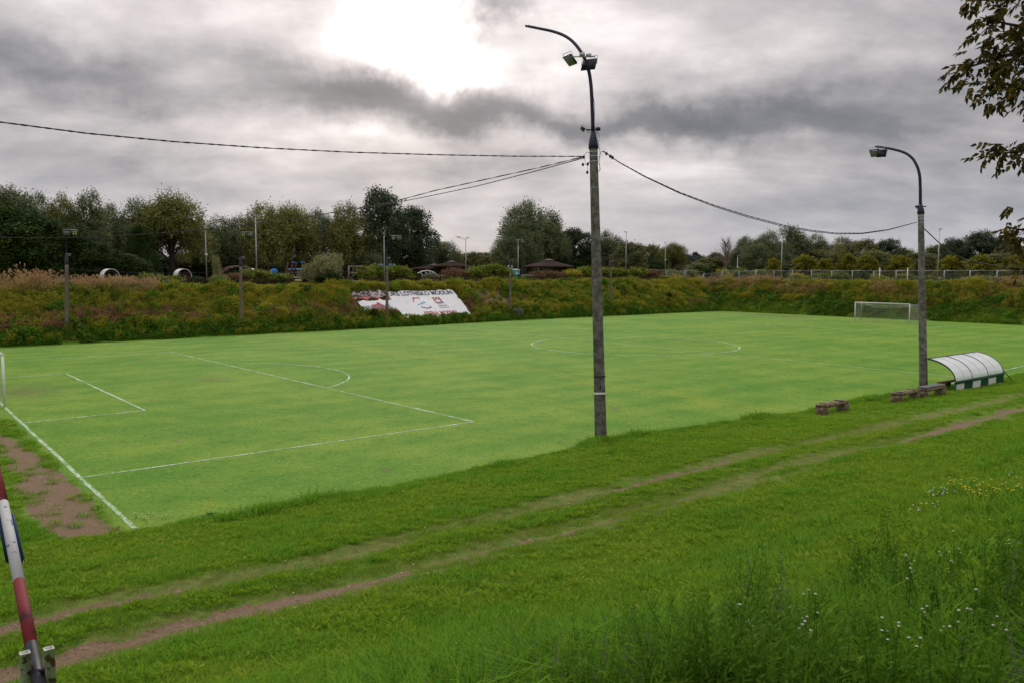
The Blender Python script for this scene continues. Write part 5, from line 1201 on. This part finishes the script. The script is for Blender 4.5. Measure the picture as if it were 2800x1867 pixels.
goal((0, -.45, 0), 0, 'left goal of which only a white post shows at the left edge')

# ------------------------------------------------------------------ dugout
dp_ = hit(2195, 903); 
du = thing('dugout', 'curved clear team shelter with green and white striped back wall', 'team shelter', (39.8, -30.5, 0)); 
LEN = 6.3; zb = .42; a_ = R(8.5)
du.rotation_euler = (0, 0, 0); b0z = float(terrain(44, -31.0)); du.location.z = 0.14
prof = []
for k in range(15):
    t_ = k/14; ang = R(-4)+t_*R(84); prof.append((1.78*(1-math.cos(ang)), .60+1.10*math.sin(ang)/math.sin(R(80))))
prof = np.array(prof); prof[:, 0] -= prof[0, 0]
def px(i): return LEN*i/6
for i in range(6):
    b = MB(); V_ = []
    for x in (px(i)+.015, px(i+1)-.015):
        for yy, zz in prof: V_.append((x, yy, zz))
    n = len(prof); b.add(V_, [[k, n+k, n+k+1, k+1] for k in range(n-1)]); b.build('canopy_panel', M_poly, du, True)
for i in range(7):
    m_ = M_green if i % 2 == 0 else M_galv; b = MB(); b.tube([(px(i), yy, zz+(-.03 if i % 2 == 0 else .008)) for yy, zz in prof], .028 if i % 2 == 0 else .014, 6)
    if i % 2 == 0: b.tube([(px(i), yy, zz+.015) for yy, zz in prof], .016, 5)
    b.build('rib', m_ if i in (0, 6) else (M_bluesteel if i % 2 == 0 else M_white), du)
b = MB(); b.box((LEN/2, prof[-1, 0], prof[-1, 1]), (LEN+.06, .06, .05)); b.build('front_beam', M_bluesteel, du)
b = MB(); b.box((LEN/2, -.03, .55), (LEN+.1, .09, .15)); b.build('waist_rail', M_green, du)
for i in range(6):
    b = MB(); m_ = M_white if i % 2 == 0 else M_green; k_ = 9; x0_ = px(i)+.06; wd_ = (LEN/6-.08)
    for j in range(k_):
        xa = x0_+wd_*j/k_; V_ = [(xa, -.02, -.3), (xa+wd_/k_*.5, -.055, -.3), (xa+wd_/k_, -.02, -.3), (xa, -.02, .49), (xa+wd_/k_*.5, -.055, .49), (xa+wd_/k_, -.02, .49)]; b.add(V_, [[0, 1, 4, 3], [1, 2, 5, 4]])
    b.build('wall_panel', m_, du)
for x in (0, LEN):
    b = MB(); b.box((x, .0, .12), (.08, .09, .85)); b.build('post', M_green, du)
b = MB(); b.box((LEN/2, .9, .42), (LEN-.5, .35, .05)); b.box((LEN*.2, .9, .2), (.05, .3, .4)); b.box((LEN*.8, .9, .2), (.05, .3, .4)); b.build('seat', M_wood, du)
b = MB(); b.tube([(LEN+.02, .0, .75), (LEN+.45, -.55, -.1)], .025, 5); b.build('stay', M_bluesteel, du)

# ------------------------------------------------------------------ benches
def bench(u0, v0, u1, v1, label, planks=False):
    A_ = hit(u0, v0); B_ = hit(u1, v1); c = (A_+B_)/2; ang = math.atan2(B_[1]-A_[1], B_[0]-A_[0])*.45; Lb = 2.05
    o = thing('bench', label, 'bench', (c[0], c[1]+.1, float(terrain(c[0], c[1]))), ang, 'old concrete benches on the verge')
    b = MB(); n = 14
    V_ = []
    for i in range(n+1):
        for yy, zz in ((-.24, .34), (.24, .34), (.24, .47), (-.24, .47)):
            V_.append((-Lb/2+Lb*i/n, yy+rng.normal()*.008, zz+rng.normal()*.007))
    Q_ = [[i*4+k, i*4+(k+1) % 4, (i+1)*4+(k+1) % 4, (i+1)*4+k] for i in range(n) for k in range(4)]+[[3, 2, 1, 0], [n*4, n*4+1, n*4+2, n*4+3]]
    b.add(V_, Q_); b.build('slab', M_oldconc, o)
    for s in (-1, 1):
        b = MB(); xo = s*(Lb/2-.13); tp = .15
        V_ = [(xo-.12, -.24, -.12), (xo+.12, -.24, -.12), (xo+.12, .24, -.12), (xo-.12, .24, -.12), (xo-.125-.03*(s < 0), -.25, .345), (xo+.125+.03*(s > 0), -.25, .345), (xo+.125, .25, .345), (xo-.125, .25, .345)]
        b.add(V_, [[0, 1, 5, 4], [1, 2, 6, 5], [2, 3, 7, 6], [3, 0, 4, 7], [3, 2, 1, 0], [4, 5, 6, 7]]); b.build('leg', M_oldconc, o)
    for yy in ((-.14, .02, .16) if planks else ()):
        b = MB(); b.box((-.05, yy, .52), (1.95, .12, .035)); b.build('plank', worn('grey_blue_plank', (.13, .13, .16), (.2, .2, .22)) if yy < 0 else bpy.data.materials['grey_blue_plank'], o)
    if not planks:
        for xx in (-.75, .6): b = MB(); b.box((xx, .0, .485), (.05, .44, .03)); b.build('bracket', M_bluesteel, o)
bench(1880, 955, 1950, 940, 'lone mossy concrete bench furthest left on the verge'); bench(2056, 926, 2112, 914, 'middle concrete bench next to the plank topped one'); bench(2116, 915, 2170, 905, 'concrete bench with loose grey planks at the foot of the right pole', True)

# ------------------------------------------------------------------ barrier at left
bb = thing('barrier', 'red and white striped barrier boom raised over the track at the left edge', 'barrier', (-3.86, -39.85, float(terrain(-3.86, -39.85))))
def BB(u, v, t_): return on_t(u, v, t_)-np.array(bb.location)
pts = [((100, 1620), 7.55), ((72, 1480), 8.3), ((44, 1335), 9.3), ((8, 1155), 11.0), ((-30, 985), 13.3), ((-75, 780), 17)]
for i, ((a, ta), (c, tb)) in enumerate(zip(pts[:-1], pts[1:])):
    m_ = [M_black, M_red, M_wpaint, M_red, M_wpaint][i]; b = MB(); b.tube([BB(*a, ta), BB(*c, tb)], .062, 12); b.build('boom_section', m_, bb, True)
for u, v, dx_ in ((57, 1497, 0), (112, 1487, 0)):
    t_ = BB(u, v, 7.9); b = MB(); h = .045
    zb_ = -.3; V_ = [t_+np.array([sx*h, sy*h, 0]) for sx, sy in ((-1, -1), (1, -1), (1, 1), (-1, 1))]+[t_+np.array([sx*(h-.012), sy*(h-.012), 0]) for sx, sy in ((-1, -1), (1, -1), (1, 1), (-1, 1))]
    V_ += [np.array([p[0], p[1], zb_]) for p in V_[:4]]+[np.array([p[0], p[1], t_[2]-.25]) for p in V_[4:8]]
    b.add(V_, [[0, 4, 5, 1], [1, 5, 6, 2], [2, 6, 7, 3], [3, 7, 4, 0], [8, 9, 1, 0], [9, 10, 2, 1], [10, 11, 3, 2], [11, 8, 0, 3], [4, 12, 13, 5], [5, 13, 14, 6], [6, 14, 15, 7], [7, 15, 12, 4]])
    b.build('bracket_post', M_rustwhite, bb)
b = MB(); b.tube([BB(57, 1545, 7.9), BB(112, 1535, 7.9)], .018, 7); b.build('pivot_bolt', M_black, bb)
tr = thing('barrier_rest', 'dark blue forked steel rest behind the barrier boom', 'barrier rest', hit(48, 1300))
for (a, c) in (((24, 1298), (-6, 1165)), ((58, 1300), (27, 1180))):
    p0, p1 = hit(*a), None; t0 = (p0-CAM)@FWD; p1 = on_t(*c, t0); b = MB(); b.tube([p0-np.array(tr.location)-[0, 0, .2], p1-np.array(tr.location)], .045, 4); b.build('leg', M_blue, tr)
b = MB(); b.tube([on_t(-6, 1170, t0)-np.array(tr.location), on_t(27, 1184, t0)-np.array(tr.location)], .05, 4); b.build('crossbar', M_blue, tr)

# ------------------------------------------------------------------ overhanging tree at right
def leaf_spray_mesh(k=5, L_=.085, W_l=.026):
    """a compound leaf: pointed leaflets along a short stalk, each folded along its midrib"""
    V_, T_, ti = [], [], []; n = 0
    ax = [(0, 0, 0), (.05, .0, -.005), (.10, 0, -.02)]
    for i in range(k):
        f = i//2/(k/2); s = 1 if i % 2 else -1; o = np.array([.02+.09*f, 0, -.02*f]); an_ = (s*(.75-.2*f)) if i < k-1 else 0
        d = np.array([math.cos(an_), math.sin(an_), -.35-.2*rng.random()]); d /= np.linalg.norm(d); sd_ = np.cross(d, [0, 0, 1]); sd_ /= np.linalg.norm(sd_); up_ = np.cross(sd_, d); l = L_*(.8+.4*rng.random())
        P = [o, o+d*l*.35+sd_*W_l+up_*.008, o+d*l*.7+sd_*W_l*.6+up_*.004, o+d*l, o+d*l*.7-sd_*W_l*.6+up_*.004, o+d*l*.35-sd_*W_l+up_*.008, o+d*l*.5-up_*.002]
        V_ += P; T_ += [[n, n+1, n+6], [n+1, n+2, n+6], [n+2, n+3, n+6], [n+3, n+4, n+6], [n+4, n+5, n+6], [n+5, n, n+6]]; n += 7; ti += [rng.random()]*7
    return np_mesh('leaf', np.array(V_), np.array(T_), [L_overh], attrs={'tint': np.array(ti)})
LS = [leaf_spray_mesh(5, .07, .018), leaf_spray_mesh(5, .06, .016), leaf_spray_mesh(7, .065, .017)]
tb_ = on_t(2950, 1000, 7.0); tz = float(terrain(tb_[0], tb_[1]))
ov = thing('overhanging_tree', 'autumn tinted tree reaching in from the right edge, trunk out of view', 'tree', (tb_[0], tb_[1], tz))
def OV(u, v, t_): return on_t(u, v, t_)-np.array(ov.location)
b = MB(); tk = [np.array([0, 0, -.3]), np.array([.05, 0, 2.]), OV(2900, 200, 7.2), OV(2880, -500, 7.4)]; b.tube(tk, [.2, .16, .13, .08], 9); b.build('trunk', M_bark, ov, True)
branches = [([(2890, 100), (2600, 90), (2420, 70), (2330, 60), (2250, 40)], 6.8), ([(2890, 150), (2560, 150), (2400, 110), (2300, 130), (2240, 150), (2180, 172)], 6.9),
            ([(2890, 250), (2550, 260), (2420, 230), (2340, 200), (2290, 190), (2258, 190)], 7.1), ([(2890, 0), (2500, -40), (2380, -20), (2300, 0), (2225, 2)], 6.6),
            ([(2890, 300), (2600, 340), (2440, 330), (2370, 340), (2330, 352), (2292, 350)], 7.3), ([(2890, 420), (2650, 480), (2450, 520), (2380, 520), (2345, 530), (2312, 520)], 7.2),
            ([(2890, 440), (2600, 600), (2440, 610), (2380, 570), (2345, 548)], 7.0), ([(2890, 60), (2520, 200), (2420, 170), (2350, 150), (2300, 100)], 6.7), ([(2890, 60), (2500, 20), (2400, 30), (2350, 60), (2330, 110)], 7.0)]
tips = []
for br, t_ in branches:
    P = np.array([OV(u, v, t_+.15*math.sin(i*1.7)) for i, (u, v) in enumerate(br)]); b = MB(); t0 = np.linspace(0, 1, len(P)); t1 = np.linspace(0, 1, 16); S = np.stack([np.interp(t1, t0, P[:, j]) for j in range(3)], 1); S[1:-1] = (S[:-2]+S[1:-1]*2+S[2:])/4
    b.tube(S, np.linspace(.035, .004, 16), 6, False)
    for i in range(9):
        f = .45+.5*rng.random(); q = S[int(f*15)]; d = rv(1)[0]*.28; d[2] = -abs(d[2])*.5+.02; e = q+d; b.tube([q, (q+e)/2+[0, 0, .02], e], [.006, .004, .002], 4, False); tips.append((e, 1))
    b.build('branch', M_bark, ov)
    for f in np.linspace(.55, 1, 7): tips.append((S[int(f*15)], 0))
    tips.append((S[-1], 0))
cnt = 0
for e, tw in tips:
    for _ in range(2):
        if cnt >= 290: break
        pp = e+rng.normal(size=3)*.04; u, v, z = proj(pp+np.array(ov.location))
        if u > 2420: continue
        l = link('leaf', LS[cnt % 3], ov, pp); l.rotation_euler = (rng.normal()*.6, .5+rng.normal()*.5, math.pi-YAW+rng.normal()*1.1); s = .85+.4*rng.random(); l.scale = (s, s, s); cnt += 1
# leaves past the first 290 on the same twigs, joined
acc = []; nv_ = 0; aq = []; at_ = []
bases = [(np.array([v.co[:] for v in m_.vertices]), np.array([p.vertices[:] for p in m_.polygons]), np.array([d.value for d in m_.attributes['tint'].data])) for m_ in LS]
for e, tw in tips+[(OV(2270+150*rng.random(), -20+250*rng.random(), 6.6+.9*rng.random()), 1) for _ in range(12)]:
    u, v, z = proj(e+np.array(ov.location))
    for _ in range((1 if rng.random() < .25 else 0) if u < 2450 else 1):
        V0, T0, t0_ = bases[int(rng.integers(0, 3))]; pp = e+rng.normal(size=3)*.06
        mm = np.array(Euler((rng.normal()*.6, .5+rng.normal()*.5, math.pi-YAW+rng.normal()*1.2)).to_matrix())*(.8+.4*rng.random())
        acc.append(V0@mm.T+pp); aq.append(T0+nv_); nv_ += len(V0); at_.append(t0_)
lm_ = link('leaf_mass', np_mesh('leaf_mass', np.concatenate(acc), np.concatenate(aq), [L_overh], attrs={'tint': np.concatenate(at_)}), ov); lm_['kind'] = 'stuff'
print('leaves', cnt)
# unseen crown lobes, spread out over the camera to darken the bank below
FH = np.array([math.sin(YAW), math.cos(YAW), 0]); RH = np.array([math.cos(YAW), -math.sin(YAW), 0])
cl_ = [CAM+RH*r_+FH*f_+np.array([0, 0, h_])-np.array([tb_[0], tb_[1], tz]) for r_, f_, h_ in [(1, 1.5, 6.8), (4, 2.5, 6.2), (6.8, 3.8, 6.2), (4, -.5, 6.5), (8.2, 1.5, 5.2), (-2.2, .8, 7.2), (6.5, 7.5, 8.4), (9.5, 5.5, 6.5), (3, 5.5, 8.2)]]
crw = crown_mesh('foliage', [(*c, 2.3, 2.3, 1.5) for c in cl_], 30000, .19, .075, L_overh, droop=.2, twig=.34)
fo = link('foliage', crw, ov); fo['kind'] = 'stuff'
for c in cl_:  # limbs carrying the unseen shading lobes
    m1 = tk[2]*.4+c*.6; b = MB(); b.tube([tk[2]+[0, 0, .3], m1+[0, 0, .3], c], [.10, .06, .02], 6, False); b.build('limb', M_bark, ov)

# ------------------------------------------------------------------ flowers
def flower_plant(loc, h, heads, m_, label, group, rh=.012, name='flower', spread=.12, up=False, cat='flower'):
    o = thing(name, label, cat, loc, 0, group); bs = MB(); bh = MB()
    for i in range(heads):
        a = rng.random()*6.28; e = np.array([math.cos(a)*spread*rng.random(), math.sin(a)*spread*rng.random(), h*(.75+.3*rng.random())]); 
        if up: e = np.array([rng.normal()*.008, rng.normal()*.008, h*(.45+.55*i/heads)])
        if not up or i == 0: bs.tube([(e[0]*.3, e[1]*.3, -.02), e*.6, e if not up else np.array([0, 0, h])], [.003, .0025, .002], 4, False)
        n = 7; cc = [e+np.array([math.cos(k*6.283/n)*rh, math.sin(k*6.283/n)*rh, .25*rh]) for k in range(n)]
        bh.add([e+[0, 0, -.3*rh], e+[0, 0, .75*rh]]+cc, [], [[1, 2+k, 2+(k+1) % n] for k in range(n)]+[[0, 2+(k+1) % n, 2+k] for k in range(n)])
    bs.build('stem', L_mull, o); bh.build('blossom', m_, o); return o
GY_ = 'white clover and daisies along the verge'
wl = [(335, 1198, 6), (350, 1190, 5), (372, 1195, 6), (315, 1192, 5), (690, 1155, 7), (710, 1152, 6), (740, 1150, 6), (665, 1158, 5), (560, 1180, 5), (1290, 1018, 6), (1330, 1013, 6), (1365, 1004, 5), (1715, 948, 6), (1735, 945, 5), (1500, 992, 5), (2145, 1160, 7), (2165, 1155, 8), (2190, 1160, 7), (2140, 1190, 7), (2110, 1200, 6), (2330, 1150, 6), (2320, 1120, 5), (2250, 1230, 6)]
WL = ['white clover just left of the goal line end', 'white clover at the end of the goal line', 'white clover just right of the goal line end', 'white clover touching the end of the goal line', 'white daisies middle of the row right of the mullein', 'white daisies inner right of the row beyond the mullein', 'white daisies rightmost of the row beyond the mullein', 'white daisies left of the row beyond the mullein', 'white daisies nearest the mullein spikes',
      'white daisies on the verge well left of the near pole', 'white daisies close left of the near pole', 'white daisies at the foot of the near pole', 'white daisies left of the tuft between pole and bench', 'white daisies right of the tuft between pole and bench', 'white daisies a little right of the near pole', 'white flowers in the middle left of the mustard', 'white flowers closest left of the mustard', 'white flowers under the left mustard plants', 'white flowers below and left of the mustard', 'lowest left white flowers near the mustard', 'white flowers right of the mustard at the edge', 'white flowers above the mustard at the right edge', 'white flowers in the dark weeds below the mustard']
for i, (u, v, n) in enumerate(wl):
    p = hit(u, v); d_ = (p-CAM)@FWD; flower_plant(p, .16 if u < 2000 else .25, n, M_petal, WL[i], GY_, .017 if d_ > 12 else .012, 'white_flower', .22)
    bpy.data.objects
grp_w = [o for o in bpy.data.objects if o.get('group') == GY_]
yl_ = [(640, 1168), (690, 1148), (740, 1143), (770, 1138), (590, 1180), (1395, 1000), (1408, 1000), (2195, 1130), (2215, 1128), (2232, 1125), (2245, 1140), (2260, 1150), (2222, 1145), (2240, 1160), (2205, 1142), (2285, 1150), (2310, 1150), (2345, 1145)]
YL = ['yellow flowers leftmost in the row beyond the mullein', 'yellow flowers second in the row beyond the mullein', 'yellow flowers third in the row beyond the mullein', 'yellow flowers at the right end of the row beyond the mullein', 'yellow flowers just right of the mullein', 'yellow flowers touching the foot of the near pole', 'yellow flowers a step right of the near pole',
      'leftmost yellow mustard plant in bloom', 'yellow mustard plant second from the left', 'tallest looking mustard plant near the left end', 'mustard plant in the middle of the bloom', 'mustard plant right of the middle', 'mustard plant low in the middle', 'lowest mustard plant of the bloom', 'mustard plant between the two leftmost', 'lone mustard plant right of the main bloom', 'mustard plant next to last towards the right edge', 'mustard plant nearest the right edge']
for i, (u, v) in enumerate(yl_):
    p = hit(u, v+(30 if u > 2000 else 0)); flower_plant(p, .2 if u < 2000 else .42, 6 if u < 2000 else 5, M_yellow, YL[i], 'yellow verge flowers' if u < 2000 else 'yellow mustard plants at the right', .014 if u < 2000 else .017, 'yellow_flower', .16 if u < 2000 else .28)
for u, v, h, lb in [(487, 1180, .42, 'taller yellow mullein spike at the pitch edge'), (473, 1186, .26, 'shorter yellow mullein spike beside the taller one')]:
    o = flower_plant(hit(u, v), h, 16, M_yellow, lb, None, .022, 'mullein', up=True); n = 14; a = rng.random(n)*6.28
    lv, lq = leaf_quads(np.zeros((n, 3)), np.stack([np.cos(a), np.sin(a), .3+0*a], 1), .16, .05); link('leaf_rosette', np_mesh('leaf_rosette', lv, lq, [L_mull], attrs={'tint': np.repeat(rng.random(n), 4)}), o)
for i in range(26):   # white yarrow / fleabane heads among the near weeds
    u = 1640+ (2300-1640)*rng.random(); v = 1430+120*rng.random(); 
    if i > 17: u = 2050+280*rng.random(); v = 1290+60*rng.random()
    p = hit(u, v+95); flower_plant(p, .42+.15*rng.random(), 3, M_petal, 'white fleabane flower among the near weeds', 'white flowers among the near weeds', .009, 'white_flower', .05)
# fallen leaves on the track
b = MB()
for i in range(46):
    x = -3+26*rng.random(); y = -38.5+5*rng.random(); z = float(terrain(x, y))+.035; a = rng.random()*6.28; l = .035
    b.add([(x+math.cos(a)*l, y+math.sin(a)*l, z), (x-math.sin(a)*l*.5, y+math.cos(a)*l*.5, z+.01), (x-math.cos(a)*l, y-math.sin(a)*l, z), (x+math.sin(a)*l*.5, y-math.cos(a)*l*.5, z+.012)], [[0, 1, 2, 3]])
tag(b.build('fallen_leaves', worn('fallen_leaf', (.45, .24, .12), (.35, .2, .1))), 'dry orange leaves scattered on the grassy track', kind='stuff')
print('objects', len(bpy.data.objects), 'tris', sum(len(m_.loops)-2*len(m_.polygons) for m_ in bpy.data.meshes))
